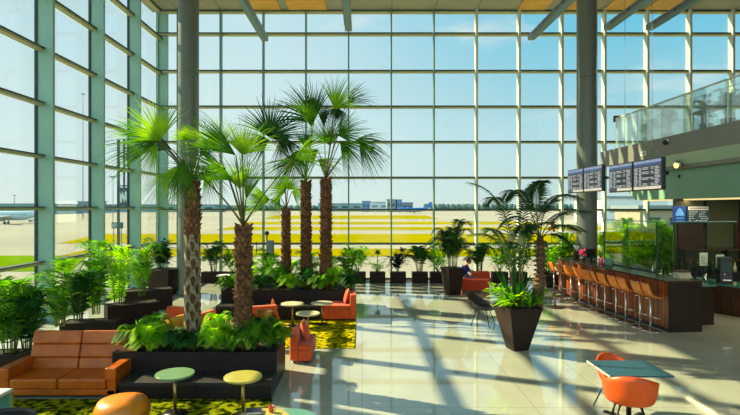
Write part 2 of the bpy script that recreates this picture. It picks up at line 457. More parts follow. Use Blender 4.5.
# glass balustrade on the balcony
gb = thing('glass_balustrade', 'pale green glass balustrade running along the upper balcony edge', 'balustrade', (0, 0, 0))
y = YE+.3-.2
Y0s = [20.3 - 1.55*k for k in range(14)]
for k, yy in enumerate(Y0s):
    MB().box(XB+.10, XB+.115, yy-1.53, yy, 5.281, 6.46).build('glass_panel', 'rail_glass', gb)
    MB().box(XB+.09, XB+.125, yy-.012, yy+.0, 5.28, 6.46).build('post', 'chrome', gb)
MB().box(XB+.08, XB+.135, Y0s[-1]-1.5, 20.3, 6.46, 6.50).build('handrail', 'pale_metal', gb)
MB().tube([(XB+.16, 20.3, 6.28), (XB+.16, Y0s[-1]-1.5, 6.28)], .012, 6).build('inner_rail', 'chrome', gb)
MB().box(XB+.10, XR, 20.31, 20.325, 5.281, 6.46).build('end_panel', 'rail_glass', gb)
# things on the balcony
c = at(624.5, 119.5, 20.9)
s = thing('hanging_sign', 'dark grey rectangular sign box behind left end of balcony glass', 'sign', (10.96, 20.9, c.z))
MB().box(-.85, -.02, -.04, .04, -.13, .13).build('board', 'black_plastic', s, bevel=.01)
MB().box(-.8, -.06, -.045, -.041, -.09, .09).build('face', 'screen_dark', s)
MB().box(-.02, .02, -.02, .02, 5.28-c.z, .13).build('post', 'black_metal', s)
for i, (px, hh, lb) in enumerate(((648, .9, 'small dark potted plant behind the balcony glass near its left end'), (668, 1.0, 'potted palm behind the balcony glass beside the middle'),
                                  (706, 1.0, 'bushy potted plant behind the balcony glass right of middle'), (728, 1.1, 'rightmost potted plant behind the upper balcony glass'))):
    Y = min(19.7, (XB+.9)*F/(px-CX))
    t = thing('balcony_plant', lb, 'plant', ((px-CX)*Y/F, Y, 5.281), 0, None)
    MB().lathe([(.14, 0), (.2, .32), (.17, .32), (.165, .28)], 20).build('pot', 'black_laminate', t)
    areca(hh, .5, 10, .25, 10, .016, 40+i).build('foliage', ['frond_dark', 'stem_green'], t, loc=(0, 0, .26))
t = thing('parasol', 'flat brown parasol on the balcony at right edge of the photo', 'parasol', (12.1, 15.5, 5.281))
MB().lathe([(1.25, .98), (1.2, 1.02), (.5, 1.16), (.03, 1.24)], 8, smooth=False).build('canopy', 'wood_dark', t)
MB().lathe([(.025, .03), (.025, 1.2)], 10).build('pole', 'black_metal', t)
MB().lathe([(.28, 0), (.28, .05), (.05, .07)], 20).build('base', 'black_metal', t)
tb = thing('balcony_shelf', 'brown slatted shelf seen behind the middle of balcony glass', 'shelf', (10.9, 15.6, 5.281))
MB().box(-.2, .2, -1.4, 1.4, .74, .8).build('top', 'wood_dark', tb)
for sx in (-1, 1):
    for sy in (-1, 1): MB().box(sx*.15-.02, sx*.15+.02, sy*1.3-.02, sy*1.3+.02, 0, .74).build('leg', 'black_metal', tb)
# fittings on the fascia
c = Vector((XB-.02, (XB)*F/(667-CX), 0)); c.z = H + (208-143)*c.y/F
t = thing('dome_camera', 'black dome security camera on the grey balcony fascia', 'camera', c)
MB().ball((-.04, 0, 0), .09).build('dome', 'black_plastic', t); MB().box(-.02, .02, -.09, .09, .02, .1).build('mount', 'white_plastic', t)
X = XB+.18; Yd = X*F/(677-CX)
t = thing('downlight', 'round amber glowing spotlight on the pale band under the balcony', 'light', (X-.02, Yd, H+43.5*Yd/F-.03))
MB().ball((0, 0, 0), .10, sx=.6).build('lens', 'lamp_amber', t); MB().tube([(.02, 0, -.02), (.1, 0, .05)], .13, 16).build('rim', 'chrome', t)
Yd = 10.4*F/(679.5-CX)
t = thing('sensor', 'tiny dark round sensor on the green bulkhead below the amber light', 'sensor', (10.38, Yd, H+31*Yd/F))
MB().ball((0, 0, 0), .06, sx=.5).build('body', 'black_plastic', t)
Yd = XB*F/(644-CX)
t = thing('fascia_notice', 'small pale rectangular plate on the balcony fascia above the larger screens', 'plate', (XB-.012, Yd, H+54*Yd/F))
MB().box(-.01, .01, -.17, .17, -.08, .08).build('plate', 'white_plastic', t)
g = MB()
for q in range(5): g.box(-.014, -.01, .13-q*.055-.03, .13-q*.055, -.04, .04)
g.build('lettering', 'far_grey', t)

# ------------------------------------------------------------------ linear ceiling lights (run in depth)
for i, (px, py, z) in enumerate(((265, 42, 8.5), (348.5, 32, 8.5), (531, 41, 8.5), (607, 31, 8.5), (649, 31, 8.5))):
    Y = (z-H)*F/(208-py); X = (px-CX)*Y/F
    lb = ['leftmost of the five long suspended ceiling fixtures', 'suspended ceiling fixture above the two tall back palms, second from left',
          'long suspended ceiling fixture just left of the right round column', 'long suspended ceiling fixture just right of the right round column', 'rightmost of the five long suspended ceiling fixtures'][i]
    t = thing('linear_ceiling_light', lb, 'light', (X, Y, z), 0, 'long ceiling fixtures')
    MB().box(-.11, .11, -9, 0, 0, .17).build('housing', 'fixture_grey', t, bevel=.01)
    MB().box(-.07, .07, -8.9, -.25, -.015, -.0).build('diffuser', 'far_teal', t)
    MB().box(-.122, -.11, -8.6, -.45, .04, .12).build('louver', 'louver_stripe', t)
    for yy in (-4.2, -8): MB().tube([(0, yy, .16), (0, yy, ZC-z)], .008, 6).build('hanger', 'chrome', t)

# ------------------------------------------------------------------ departure screens
def screens(pxs, lab, YL, YR_, ztop, zbot):
    P = [Vector((*((pxs[0]-CX)*YL/F, YL), 0)), Vector(((pxs[1]-CX)*YR_/F, YR_, 0))]
    d = P[1]-P[0]; W = d.length; az = math.atan2(d.y, d.x); hh = ztop-zbot
    t = thing('departure_board', lab, 'screen', (P[0].x, P[0].y, zbot), az, 'hanging flight information screens')
    for k in range(2):
        x0 = k*W/2+.02; x1 = (k+1)*W/2-.02
        b = MB().box(x0, x1, 0.0, .09, 0, hh).build('screen', 'black_plastic', t, bevel=.01)
        MB().box(x0+.03, x1-.03, -.006, 0, .03, hh-.03).build('display', 'screen_body', b)
        m = MB()
        m.box(x0+.03, x1-.03, -.010, -.006, hh*.87, hh-.03, 0)
        m.box(x0+.03, x1-.03, -.010, -.006, hh*.81, hh*.87, 1)
        m.box(x0+.03 + (x1-x0)*(.0 if k else .35), x1-.03, -.010, -.006, .03, hh*.13, 2)
        m.build('band', ['screen_header', 'screen_blue', 'screen_footer'], b)
        rnd.seed(k+int(pxs[0])); rw = MB(); nrow = 13
        for r in range(nrow):
            z0 = hh*.16 + (hh*.6)*r/nrow
            cw = (x1-x0-.1)
            for (c0, c1) in ((0, .16), (.2, .30), (.34, .62), (.66, .76), (.8, .98)):
                if .3 < c0 < .7 and r in (2, 3, 6, 7, 10): rw.box(x0+.05+cw*c0, x0+.05+cw*c1, -.011, -.0062, z0, z0+hh*.045, 1); continue
                e = c0 + (c1-c0)*rnd.uniform(.55, 1); x = x0+.05+cw*c0
                while x < x0+.05+cw*e:
                    rw.box(x, x+.022, -.011, -.0062, z0, z0+hh*.024, 0); x += .03
        rw.build('text_rows', ['screen_text', 'screen_dark'], b)
    MB().box(-.0, W, .1, .14, hh*.45, hh*.55).build('bracket', 'black_metal', t)
    for xx in (W*.25, W*.75): MB().tube([(xx, .12, hh*.5), (xx, .12, ZC-zbot)], .006, 6).build('hanger', 'chrome', t)
screens((608.6, 662.6), 'nearer and larger pair of flight information screens above the bar', 14.1, 11.6, 4.14, 3.40)
screens((567.5, 602.6), 'farther pair of flight information screens in front of the right column', 17.2, 14.6, 4.22, 3.46)

# ------------------------------------------------------------------ bar
N1 = Vector((7.35, 12.46, 0)); F1 = Vector((6.81, 18.0, 0))
d = (F1-N1); LBAR = d.length; azb = math.atan2(d.y, d.x) - math.pi/2
bar = thing('bar_counter', 'long brown wooden bar counter with dark end panel and stools along it', 'bar counter', N1, azb)
MB().box(0.0, .04, .03, LBAR, .10, 1.185).build('front_panel', 'bar_wood', bar)
g = MB()
k = .12
while k < LBAR: g.box(-.006, .0, k, k+.012, .10, 1.185); k += .14
g.build('panel_joint', 'bar_dark', bar)
MB().box(.0, .86, 0.0, .04, .0, 1.2).add([], []).build('end_panel', 'bar_dark', bar)
MB().box(.04, .62, .04, LBAR, 0, 1.0).build('carcass', 'bar_dark', bar)
MB().box(.5, .86, .04, 1.2, .22, 1.2).build('end_cabinet', 'bar_dark', bar)
MB().box(-.03, .66, -.01, LBAR+.02, 1.2, 1.245).build('worktop', 'bar_top', bar, bevel=.006)
MB().box(.66, .88, -.01, 1.22, 1.2, 1.245).build('worktop_end', 'bar_top', bar)

def bar_stool(label):
    t = thing('bar_stool', label, 'bar stool', group='amber bar stools along the bar')
    # backrest on -x side, footrest towards +x
    MB().lathe([(.21, 0), (.21, .012), (.05, .025), (.02, .03)], 28).build('base', 'chrome', t)
    MB().lathe([(.024, .03), (.024, .82)], 14).build('pole', 'chrome', t)
    s = MB(); vs = []; fs = []
    nu, nv = 9, 8
    for i in range(nu):
        u = (i/(nu-1)-.5)*2
        for j in range(nv):
            v = j/(nv-1)
            x = .19 - v*.38 if v < .7 else -.076-(v-.7)*.26
            z = .815 + .0 if v < .45 else .815 + (v-.45)**1.4*.78
            vs.append((x, u*(.20-.02*v), z+.02*u*u))
    for i in range(nu-1):
        for j in range(nv-1): fs.append((i*nv+j, (i+1)*nv+j, (i+1)*nv+j+1, i*nv+j+1))
    s.add(vs, fs, 0, True); s.build('seat', 'amber_shell', t, solid=.025, subsurf=1)
    fr = MB().tube([(.02, -.12, .35), (.2, -.14, .30), (.24, 0, .30), (.2, .14, .30), (.02, .12, .35)], .011, 6); fr.tube([(.02, -.12, .35), (0, 0, .37), (.02, .12, .35)], .011, 6)
    fr.build('footrest', 'chrome', t)
    MB().tube([(.0, -.0, .80), (-.12, .0, .80)], .012, 6).build('lever', 'chrome', t)
    return t
st_px = [554, 561, 571, 579.5, 588.6, 597, 605, 616, 625.7, 640, 650.5]
st0 = None
for i, px in enumerate(st_px):
    Y = (7.35+.0975*12.46-.33)/((px-CX)/F+.0975); X = (px-CX)*Y/F
    n = len(st_px)-1-i
    lab = ('amber-seated bar stool nearest the camera, at the dark end of the bar' if n == 0 else
           'amber-seated bar stool farthest from the camera, at the far end of the bar' if i == 0 else
           f'amber-seated chrome bar stool, {ORD[n]} along the bar from the camera')
    if st0 is None: st0 = bar_stool(lab); st0.location = (X, Y, 0); st0.rotation_euler = (0, 0, azb)
    else: copy_tree(st0, lab, (X, Y, 0), azb + rnd.uniform(-.25, .25))

# glass screen on the bar
ga = Vector((8.02, 13.9, 0)); gb_ = Vector((7.73, 16.4, 0)); d = gb_-ga; Wd = d.length; ga_az = math.atan2(d.y, d.x)
t = thing('counter_glass_screen', 'tall glass screen with thin frame standing on the back edge of bar', 'glass screen', (7.9-.02, 13.9, 1.246), math.atan2(2.5, -.24))
MB().box(0, 2.5, -.006, .006, .03, 1.36).build('pane', 'counter_glass', t)
MB().box(0, 2.5, -.015, .015, 1.36, 1.385).build('top_rail', 'far_teal', t); MB().box(0, 2.5, -.02, .02, 0, .03).build('bottom_rail', 'dark_gasket', t)
MB().box(-.0, .012, -2.3, 0, .03, 1.36).build('side_pane', 'counter_glass', t); MB().box(-.005, .017, -2.3, 0, 1.36, 1.385).build('side_rail', 'far_teal', t)
for xx in (0, 2.5): MB().box(xx-.008, xx+.008, -.015, .015, .03, 1.36).build('post', 'dark_gasket', t)

# back counter on the right, with the equipment on it
bc = thing('back_counter', 'low dark wooden service counter behind the bar at right edge', 'counter', (0, 0, 0))
A = Vector((9.9, 15.1, 0)); B = Vector((10.35, 14.1, 0)); C2 = Vector((11.6, 11.3, 0))
def slab(mb, pts, z0, z1, mi=0): mb.prism([(x, y, z0) for x, y in pts], [(x, y, z1) for x, y in pts], mi)
poly = [(9.62, 15.7), (11.6, 11.3), (12.4, 11.6), (10.4, 16.1)]
m = MB(); slab(m, poly, .0, .80); m.build('body', 'wood_dark', bc)
m = MB(); slab(m, [(9.58, 15.72), (11.58, 11.25), (12.45, 11.6), (10.42, 16.15)], .80, .84); m.build('worktop', 'counter_teal', bc)
# inner service counter just behind the bar (teal green top)
ic = thing('inner_counter', 'green-topped service counter directly behind the bar glass', 'counter', (0, 0, 0))
m = MB(); slab(m, [(8.3, 13.2), (9.0, 13.3), (8.75, 16.6), (8.05, 16.5)], 0, .98); m.build('body', 'bar_dark', ic)
m = MB(); slab(m, [(8.27, 13.18), (9.05, 13.27), (8.8, 16.65), (8.02, 16.55)], .98, 1.02); m.build('worktop', 'counter_teal', ic)
cp = at(683, 277, 12.9)
t = thing('cardboard_box', 'small cream box with brown lid on near end of the bar', 'box', (7.98-.02, 12.95, 1.246), azb)
MB().box(-.15, .15, -.12, .12, 0, .15).build('body', 'cream_box', t, bevel=.008); MB().box(-.16, .16, -.13, .13, .15, .185).build('lid', 'wood_dark', t, bevel=.005)

def on_counter(px, Y, z): return Vector(((px-CX)*Y/F, Y, z))
# coffee machine, monitors, signs, bottles on the back counter
t = thing('espresso_machine', 'tall black coffee machine on the back counter near right edge', 'coffee machine', (10.35, 14.85, .841), R(-20))
MB().box(-.16, .16, -.18, .18, 0, .75).build('body', 'black_plastic', t, bevel=.02)
MB().box(-.12, .12, -.2, -.18, .35, .6).build('panel', 'far_dark', t); MB().box(-.1, .1, -.26, -.18, .1, .13).build('drip_tray', 'chrome', t)
MB().tube([(-.05, -.2, .3), (-.05, -.2, .22)], .02, 8).build('spout', 'chrome', t)
t = thing('wire_rack', 'white three-tier display rack at right end of the back counter', 'rack', (11.0, 14.0, .841), R(-25))
for z in (.05, .28, .5): MB().box(-.2, .2, -.13, .13, z, z+.02).build('shelf', 'white_plastic', t)
for sx in (-.19, .19):
    for sy in (-.12, .12): MB().box(sx-.012, sx+.012, sy-.012, sy+.012, 0, .55).build('post', 'white_plastic', t)
for i, (px, Y, lab) in enumerate(((703.5, 15.3, 'white paper notice on stand, left of the two on the back counter'), (720, 15.0, 'white paper notice on stand, right one, beside the coffee machine'))):
    X = (px-CX)*Y/F
    t = thing('counter_notice', lab, 'notice', (X, Y, .841), R(8), 'white notices on the back counter')
    MB().box(-.13, .13, -.008, .008, .42 + (.03 if i == 0 else 0), .80+(.03 if i == 0 else 0)).build('sheet', 'white_plastic', t)
    m = MB()
    for q in range(6): m.box(-.09, .09-.03*(q % 3), -.0095, -.0082, .5+q*.045, .515+q*.045)
    m.build('print', 'far_blue', t)
    MB().box(-.01, .01, -.006, .02, 0, .45).build('stem', 'black_metal', t); MB().box(-.08, .08, -.06, .06, -.0, .012).build('foot', 'black_metal', t)
def monitor(loc, rz, label, w=.36, h=.28, g=None):
    t = thing('till_monitor', label, 'monitor', loc, rz, g)
    MB().box(-w/2, w/2, -.02, .02, .12, .12+h).build('screen', 'black_plastic', t, bevel=.008)
    MB().box(-w/2+.02, w/2-.02, -.023, -.02, .14, .10+h).build('display', 'screen_dark', t)
    MB().box(-.03, .03, .0, .03, .01, .2).build('stand', 'black_metal', t); MB().box(-.1, .1, -.08, .08, 0, .015).build('foot', 'black_metal', t)
    return t
monitor(on_counter(692, 15.2, .841) + Vector((.1, 0, 0)), R(20), 'dark till monitor on the back counter, left of the two white notices', .4, .34)
monitor((10.35-.22, 15.4, .841), R(-15), 'dark till monitor between the white notices on the back counter', .36, .3)
monitor((8.45, 14.6, 1.021), R(60), 'black till monitor on the green service counter behind the glass', .4, .3)
monitor((7.45, 16.9, 1.246), R(10), 'square black monitor standing on the far part of the bar', .36, .3)
t = thing('coffee_grinder', 'black coffee grinder with pale hopper on the far bar top', 'coffee grinder', (7.42, 17.3, 1.246))
t.location = (7.25, 17.6, 1.246)
MB().box(-.08, .08, -.1, .1, 0, .28).build('body', 'black_plastic', t, bevel=.01); MB().lathe([(.05, .28), (.1, .42), (.1, .45)], 16).build('hopper', 'white_plastic', t)
t = thing('flower_bunch', 'small bunch of magenta flowers on the far bar top', 'flowers', (7.32, 17.2, 1.246))
MB().lathe([(.05, 0), (.07, .12), (.06, .12)], 14).build('vase', 'black_plastic', t)
m = MB(); rnd.seed(3)
for q in range(22): m.ball((rnd.uniform(-.09, .09), rnd.uniform(-.09, .09), .16+rnd.random()*.2), .035, nu=7, nv=5)
m.build('blossom', 'flower_pink', t)
t = thing('potted_herb', 'small leafy plant in a pot on the bar beside the monitor', 'plant', (7.62, 16.6, 1.246))
MB().lathe([(.06, 0), (.09, .13), (.08, .13)], 16).build('pot', 'cream_box', t)
bushy(.38, .18, 90, .08, 5).build('foliage', ['leaf_lime', 'stem_green'], t, loc=(0, 0, .12))
t = thing('pump_bottle', 'pink bottle with black pump standing on the bar', 'bottle', (7.5, 16.25, 1.246))
MB().lathe([(.045, 0), (.045, .16), (.015, .2)], 14).build('body', 'flower_pink', t); MB().lathe([(.014, .2), (.014, .26)], 8).build('pump', 'black_plastic', t)
t = thing('menu_stand', 'small slanted turquoise menu stand on the bar top', 'menu stand', (7.4, 15.6, 1.246), R(-70))
MB().box(-.12, .12, -.01, .01, 0, .24).build('panel', 'teal_top', t); MB().box(-.12, .12, -.05, .05, 0, .012).build('foot', 'black_plastic', t)
for i, (x, y, z, mm, lab) in enumerate(((8.55, 13.6, 1.021, 'white_plastic', 'white canister on the green service counter'), (8.65, 14.1, 1.021, 'cream_box', 'cream canister on the green service counter'),
        (10.0, 15.15, .841, 'chrome', 'steel jug on the back counter'), (10.62, 14.2, .841, 'white_plastic', 'white jug on back counter beside the coffee machine'))):
    t = thing('canister', lab, 'canister', (x, y, z)); MB().lathe([(.06, 0), (.07, .05), (.06, .2), (.03, .23)], 14).build('body', mm, t); MB().lathe([(.032, .23), (.035, .26), (.01, .27)], 12).build('lid', 'black_plastic', t)
t = thing('back_shelf', 'long dark open shelf against the shop wall below the signs', 'shelf', (11.4, 16.55, 0))
MB().box(-1.15, 1.7, -.2, .36, 0, .95).build('cabinet', 'black_plastic', t)
for z in (1.28, 1.62): MB().box(-1.1, 1.7, .1, .36, z, z+.03).build('board', 'wood_dark', t)
for x in (-1.1, .3, 1.66): MB().box(x, x+.04, .1, .36, .95, 1.66).build('upright', 'black_metal', t)
bt = None; nb_ = 11
for i in range(nb_):
    lb = f'small bottle on the back shelf of the shop, {ORD[i]} from the left'
    x = 10.42 + i*.235
    if bt is None or i == 4:
        b0 = thing('bottle', lb, 'bottle', (x, 16.5, .951), 0, 'bottles on the back shelf')
        MB().lathe([(.05, 0), (.05, .17), (.018, .22), (.018, .29)], 12).build('body', 'cream_box' if i == 4 else 'leaf_deep', b0); MB().lathe([(.02, .29), (.02, .31)], 8).build('cap', 'flower_yellow', b0)
        if bt is None: bt = b0
    else: copy_tree(bt if i % 3 else b0, lb, (x, 16.5, .951))
# wall signs in the shop
def shop_sign(px0, px1, py0, py1, Y=16.86):
    return (px0-CX)*Y/F, (px1-CX)*Y/F, H+(208-py1)*Y/F, H+(208-py0)*Y/F
x0, x1, z0, z1 = shop_sign(673.5, 685.8, 206.5, 223)
t = thing('logo_sign', 'square blue sign with pale blue triangular mountain logo on shop wall', 'sign', ((x0+x1)/2, 16.86, z0)); w = (x1-x0)/2; hh = z1-z0
MB().box(-w, w, 0, .06, 0, hh).build('panel', 'sign_blue', t)
m = MB(); pts = [(-.13, .22), (.13, .22), (.135, .28), (.05, .44), (0, .475), (-.05, .44), (-.135, .28)]
m.prism([(x, 0, z) for x, z in pts][::-1], [(x, -.01, z) for x, z in pts][::-1]); m.build('logo', 'sign_light_blue', t)
m = MB(); m.box(-.12, .12, -.006, 0, .13, .155); m.box(-.13, .13, -.006, 0, .03, .055); m.build('lettering', 'sign_light_blue', t)
x0, x1, z0, z1 = shop_sign(687.5, 709, 206.5, 223)
t = thing('menu_board', 'teal menu board with white header strip on the shop wall', 'sign', ((x0+x1)/2, 16.86, z0)); w = (x1-x0)/2
MB().box(-w, w, 0, .06, 0, hh).build('panel', 'menu_teal', t); MB().box(-w+.02, w-.02, -.006, 0, hh-.13, hh-.02).build('header', 'white_plastic', t)
m = MB(); rnd.seed(9)
for q in range(5):
    x = -w+.05
    while x < w-.08:
        l = rnd.uniform(.03, .1)
        if rnd.random() < .75: m.box(x, x+l, -.005, 0, .05+q*.07, .075+q*.07)
        x += l+.03
for q in range(9): m.box(-w+.08+q*.065, -w+.12+q*.065, -.009, -.006, hh-.095, hh-.05, 1)
m.build('lettering', ['far_white', 'far_dark'], t)

# ------------------------------------------------------------------ sofas and benches
def cushion(mb, x0, x1, y0, y1, z0, z1, mi=0, M=None): mb.box(x0, x1, y0, y1, z0, z1, mi, M)
# brown leather sofa
X1 = (116-CX)*8.12/F; X0 = X1-1.86; YF = 8.12
sf = thing('leather_sofa', 'brown leather two-seat sofa with high channelled backrest at left', 'sofa', ((X0+X1)/2, YF, 0))
hw = (X1-X0)/2
MB().box(-hw+.05, hw-.02, .03, .85, .05, .15).build('base', 'leather', sf, bevel=.02)
for sx in (-1, 1):
    x0, x1 = (-hw+.18, -.005) if sx < 0 else (.005, hw-.17)
    c = MB().box(x0, x1, 0, .62, .15, .315).build('seat_cushion', 'leather', sf, bevel=.035, seg=4)
    tilt = Matrix.Translation((0, .60, .30)) @ Matrix.Rotation(R(-14), 4, 'X')
    bx0, bx1 = (-hw+.10, -.006) if sx < 0 else (.006, hw-.02)
    fx = .08
    b = MB()
    for k, (z0, z1) in enumerate(((-.04, .18), (.18, .40), (.40, .625))):
        b.box(bx0-(fx if sx < 0 else 0)*0, bx1, 0, .17, z0, z1, 0, tilt)
    b.build('back_cushion', 'leather', sf, bevel=.03, seg=4)
    ax0, ax1 = (-hw, -hw+.18) if sx < 0 else (hw-.18, hw)
    MB().box(ax0, ax1, -.01, .80, .285, .49).build('armrest', 'leather', sf, bevel=.03, seg=4)
    MB().box(ax0+.02, ax1-.02, .03, .78, .05, .29).build('arm_base', 'leather', sf, bevel=.01)
    for yy in (.08, .78): MB().box(sx*(hw-.1)-.02, sx*(hw-.1)+.02, yy-.02, yy+.02, 0, .05).build('foot', 'black_metal', sf)
# planter bench near
def planter_bench(label, x0, x1, y0, ys, y1, zs, zt, bx0=None, bx1=None):
    t = thing('planter_bench', label, 'planter bench', ((x0+x1)/2, y0, 0)); ox, oy = (x0+x1)/2, y0
    bx0 = x0 if bx0 is None else bx0; bx1 = x1 if bx1 is None else bx1
    MB().box(bx0-ox, bx1-ox, 0, ys-oy, .0, zs-.07).build('bench_base', 'black_laminate', t, bevel=.006)
    n = max(1, round((bx1-bx0)/1.3)); w = (bx1-bx0)/n
    for k in range(n): MB().box(bx0-ox+k*w+.003, bx0-ox+(k+1)*w-.003, -.012, ys-oy, zs-.07, zs).build('seat_pad', 'black_seat', t, bevel=.012)
    m = MB(); th = .05
    m.box(x0-ox, x1-ox, ys-oy, ys-oy+th, 0, zt); m.box(x0-ox, x1-ox, y1-oy-th, y1-oy, 0, zt)
    m.box(x0-ox, x0-ox+th, ys-oy+th, y1-oy-th, 0, zt); m.box(x1-ox-th, x1-ox, ys-oy+th, y1-oy-th, 0, zt)
    m.build('planter_box', 'black_laminate', t)
    MB().box(x0-ox+th, x1-ox-th, ys-oy+th, y1-oy-th, .05, zt-.06).build('soil', 'soil', t)
    return t
PB1 = dict(x0=-4.16, x1=-1.42, y0=8.125, ys=8.66, y1=9.62, zs=.27, zt=.59)
planter_bench('near black planter bench holding ferns and two palms beside the leather sofa', bx0=-3.80, bx1=-1.42, **PB1)
PB2 = dict(x0=-3.9, x1=-.22, y0=13.85, ys=14.4, y1=16.3, zs=.38, zt=.70)
planter_bench('far black planter bench holding three palms behind the yellow rug', bx0=-3.9, bx1=-1.03, **PB2)
# rugs
tag(MB().box(-7.6, gp(272, 399)[0]+.02, 5.2, 8.10, 0, .018).build('rug', 'dark_moss_rug'), 'mossy green rug under the leather sofa at lower left', 'rug', None)
tag(MB().box(-2.3, -.16, 11.05, 13.8, 0, .018).build('rug', 'moss_rug'), 'yellow-green rug under the three small far tables', 'rug', None)

# orange seats
def pillow(mb, c, w, h, d, M):
    n = 8; vs = []; fs = []
    for side in (1, -1):
        for i in range(n+1):
            for j in range(n+1):
                u, v = i/n*2-1, j/n*2-1
                e = (1-abs(u)**3)*(1-abs(v)**3)
                vs.append(M @ Vector((u*w/2*(1-.06*v*v), side*d/2*max(e, 0)**.5, v*h/2*(1-.06*u*u))))
    for s in range(2):
        o = s*(n+1)**2
        for i in range(n):
            for j in range(n):
                f = (o+i*(n+1)+j, o+(i+1)*(n+1)+j, o+(i+1)*(n+1)+j+1, o+i*(n+1)+j+1)
                fs.append(f if s == 0 else f[::-1])
    mb.add(vs, fs, 0, True)
def block_chair(name, label, loc, rz, w, dp, hs, hb, arm=0, m='orange_fabric', cush=True, cat='armchair', legs=True, bt=.16):
    """faces local -y; back on +y"""
    t = thing(name, label, cat, loc, rz)
    MB().box(-w/2, w/2, 0, dp-bt, .05, hs-.10).build('base', m, t, bevel=.02)
    MB().box(-w/2+.0, w/2-.0, -.01, dp-bt, hs-.10, hs).build('seat_cushion', m, t, bevel=.035, seg=4)
    MB().box(-w/2, w/2, dp-bt, dp, .05, hb).build('backrest', m, t, bevel=.035, seg=4)
    if arm:
        for sx in ((-1, 1) if arm == 2 else (1,)):
            MB().box(sx*w/2 if sx < 0 else w/2-.0, (-w/2+.12) if sx < 0 else w/2+.12, 0, dp, .05, hs+.14).build('armrest', m, t, bevel=.03, seg=3)
    if cush:
        q = MB(); pillow(q, None, .44, .40, .14, Matrix.Translation((0, dp-bt-.09, hs+.19)) @ Matrix.Rotation(R(-16), 4, 'X'))
        q.build('pillow', m, t)
    for sx in (-1, 1):
        for yy in (.08, dp-.08): MB().box(sx*(w/2-.08)-.02, sx*(w/2-.08)+.02, yy-.02, yy+.02, 0, .05).build('foot', 'black_metal', t)
    return t
# near orange seat facing right beside the planter : back at -x
t = block_chair('armchair', 'low orange armchair against the right side of near planter', (-.97, 10.45, 0), R(90), .95, .42, .36, .56, 0)
# far orange sofa facing left at the bench end
t = block_chair('armchair', 'boxy orange armchair with pillow at right end of far bench', (-1.02, 14.1, 0), R(-90), .78, .86, .42, .70, 0)
# two behind the palms
p = gp(228, 312)
block_chair('armchair', 'orange armchair seen left of the second palm trunk', (p.x, 12.6, 0), R(160), .8, .8, .42, .72, 2, cush=False)
block_chair('armchair', 'orange armchair seen right of the second palm trunk', (-2.55, 13.0, 0), R(200), .62, .7, .42, .66, 0, cush=False)
t = thing('orange_lounger', 'bright orange low seat with pointed back left of the far tables', 'seat', (-2.25, 12.7, 0))
MB().box(-.28, .22, -.25, .25, .08, .3).build('seat', 'amber_leather', t, bevel=.05, seg=4)
MB().prism([(-.05, .1, .28), (.2, .1, .28), (.2, .2, .28), (-.05, .2, .28)], [(.02, .16, .74), (.06, .16, .74), (.06, .19, .74), (.02, .19, .74)]).build('backrest', 'amber_leather', t, bevel=.02)
for sx in (-.2, .15):
    for sy in (-.18, .18): MB().box(sx-.015, sx+.015, sy-.015, sy+.015, 0, .09).build('foot', 'black_metal', t)

def tub_shell(w=.31, dp=.30, hb=.40, hs=.22, front=.02):
    m = MB(); nu, nv = 32, 9; vs = []; fs = []
    for i in range(nu):
        a = 2*math.pi*i/nu; c = math.sin(a)            # +y back
        hgt = front + (hs-front)*min(1, max(0, (c+.75)/.9)) + (hb-hs)*max(0, c)**1.6
        for j in range(nv):
            v = j/(nv-1)
            if v < .5: r = v/.5*.78; z = .015*(v/.5)**2
            else:
                q = (v-.5)/.5; r = .78 + .22*math.sin(q*math.pi/2); z = .015 + hgt*(1-math.cos(q*math.pi/2)) if hgt > .0 else 0
            vs.append((math.cos(a)*w*r, math.sin(a)*dp*r + (.05*q if v >= .5 and c > 0 else 0), z))
    for i in range(nu):
        i2 = (i+1) % nu
        for j in range(nv-1): fs.append((i*nv+j, i2*nv+j, i2*nv+j+1, i*nv+j+1))
    m.add(vs, fs, 0, True)
    return m
def tub_chair(name, label, loc, rz, m='orange_shell', cross=True, **k):
    """faces local -y"""
    t = thing(name, label, 'chair', loc, rz)
    tub_shell(**k).build('seat_shell', m, t, loc=(0, 0, .42), solid=.02, subsurf=1)
    for sx in (-1, 1):
        for sy in (-1, 1):
            MB().tube([(sx*.12, sy*.12, .425), (sx*.25, sy*.24, 0.0)], [.012, .009], 8).build('leg', 'black_metal', t)
    MB().tube([(-.13, -.13, .40), (.13, .13, .40)], .012, 6).tube([(.13, -.13, .40), (-.13, .13, .40)], .012, 6).build('seat_frame', 'black_metal', t)
    return t
# mustard tub seat behind plants in near planter
p = gp(187, 336)
block = thing('armchair', 'rounded mustard armchair half hidden behind the ferns of near planter', 'armchair', (-3.45, 10.35, 0), R(190))
tub_shell(.40, .38, .58, .40, .05).build('seat_shell', 'mustard_fabric', block, loc=(0, 0, .36), solid=.06, subsurf=1)
MB().lathe([(.30, .08), (.32, .36)], 24).build('base', 'mustard_fabric', block)
MB().lathe([(.25, 0), (.25, .08)], 24).build('plinth', 'black_metal', block)
# pouf
p = Vector(((122.5-CX)*7.1/F, 7.1, .019))
MB_p = MB().lathe([(.02, 0), (.24, .0), (.32, .05), (.355, .16), (.355, .26), (.31, .35), (.2, .385), (.02, .395)], 40)
t = thing('pouf', 'round orange leather pouf on the rug before the sofa', 'pouf', p); MB_p.build('body', 'amber_leather', t)
g = MB()
for k in range(1): g.lathe([(.358, .2), (.362, .207), (.358, .214)], 40, cap=False)
g.build('seam', 'leather', t)
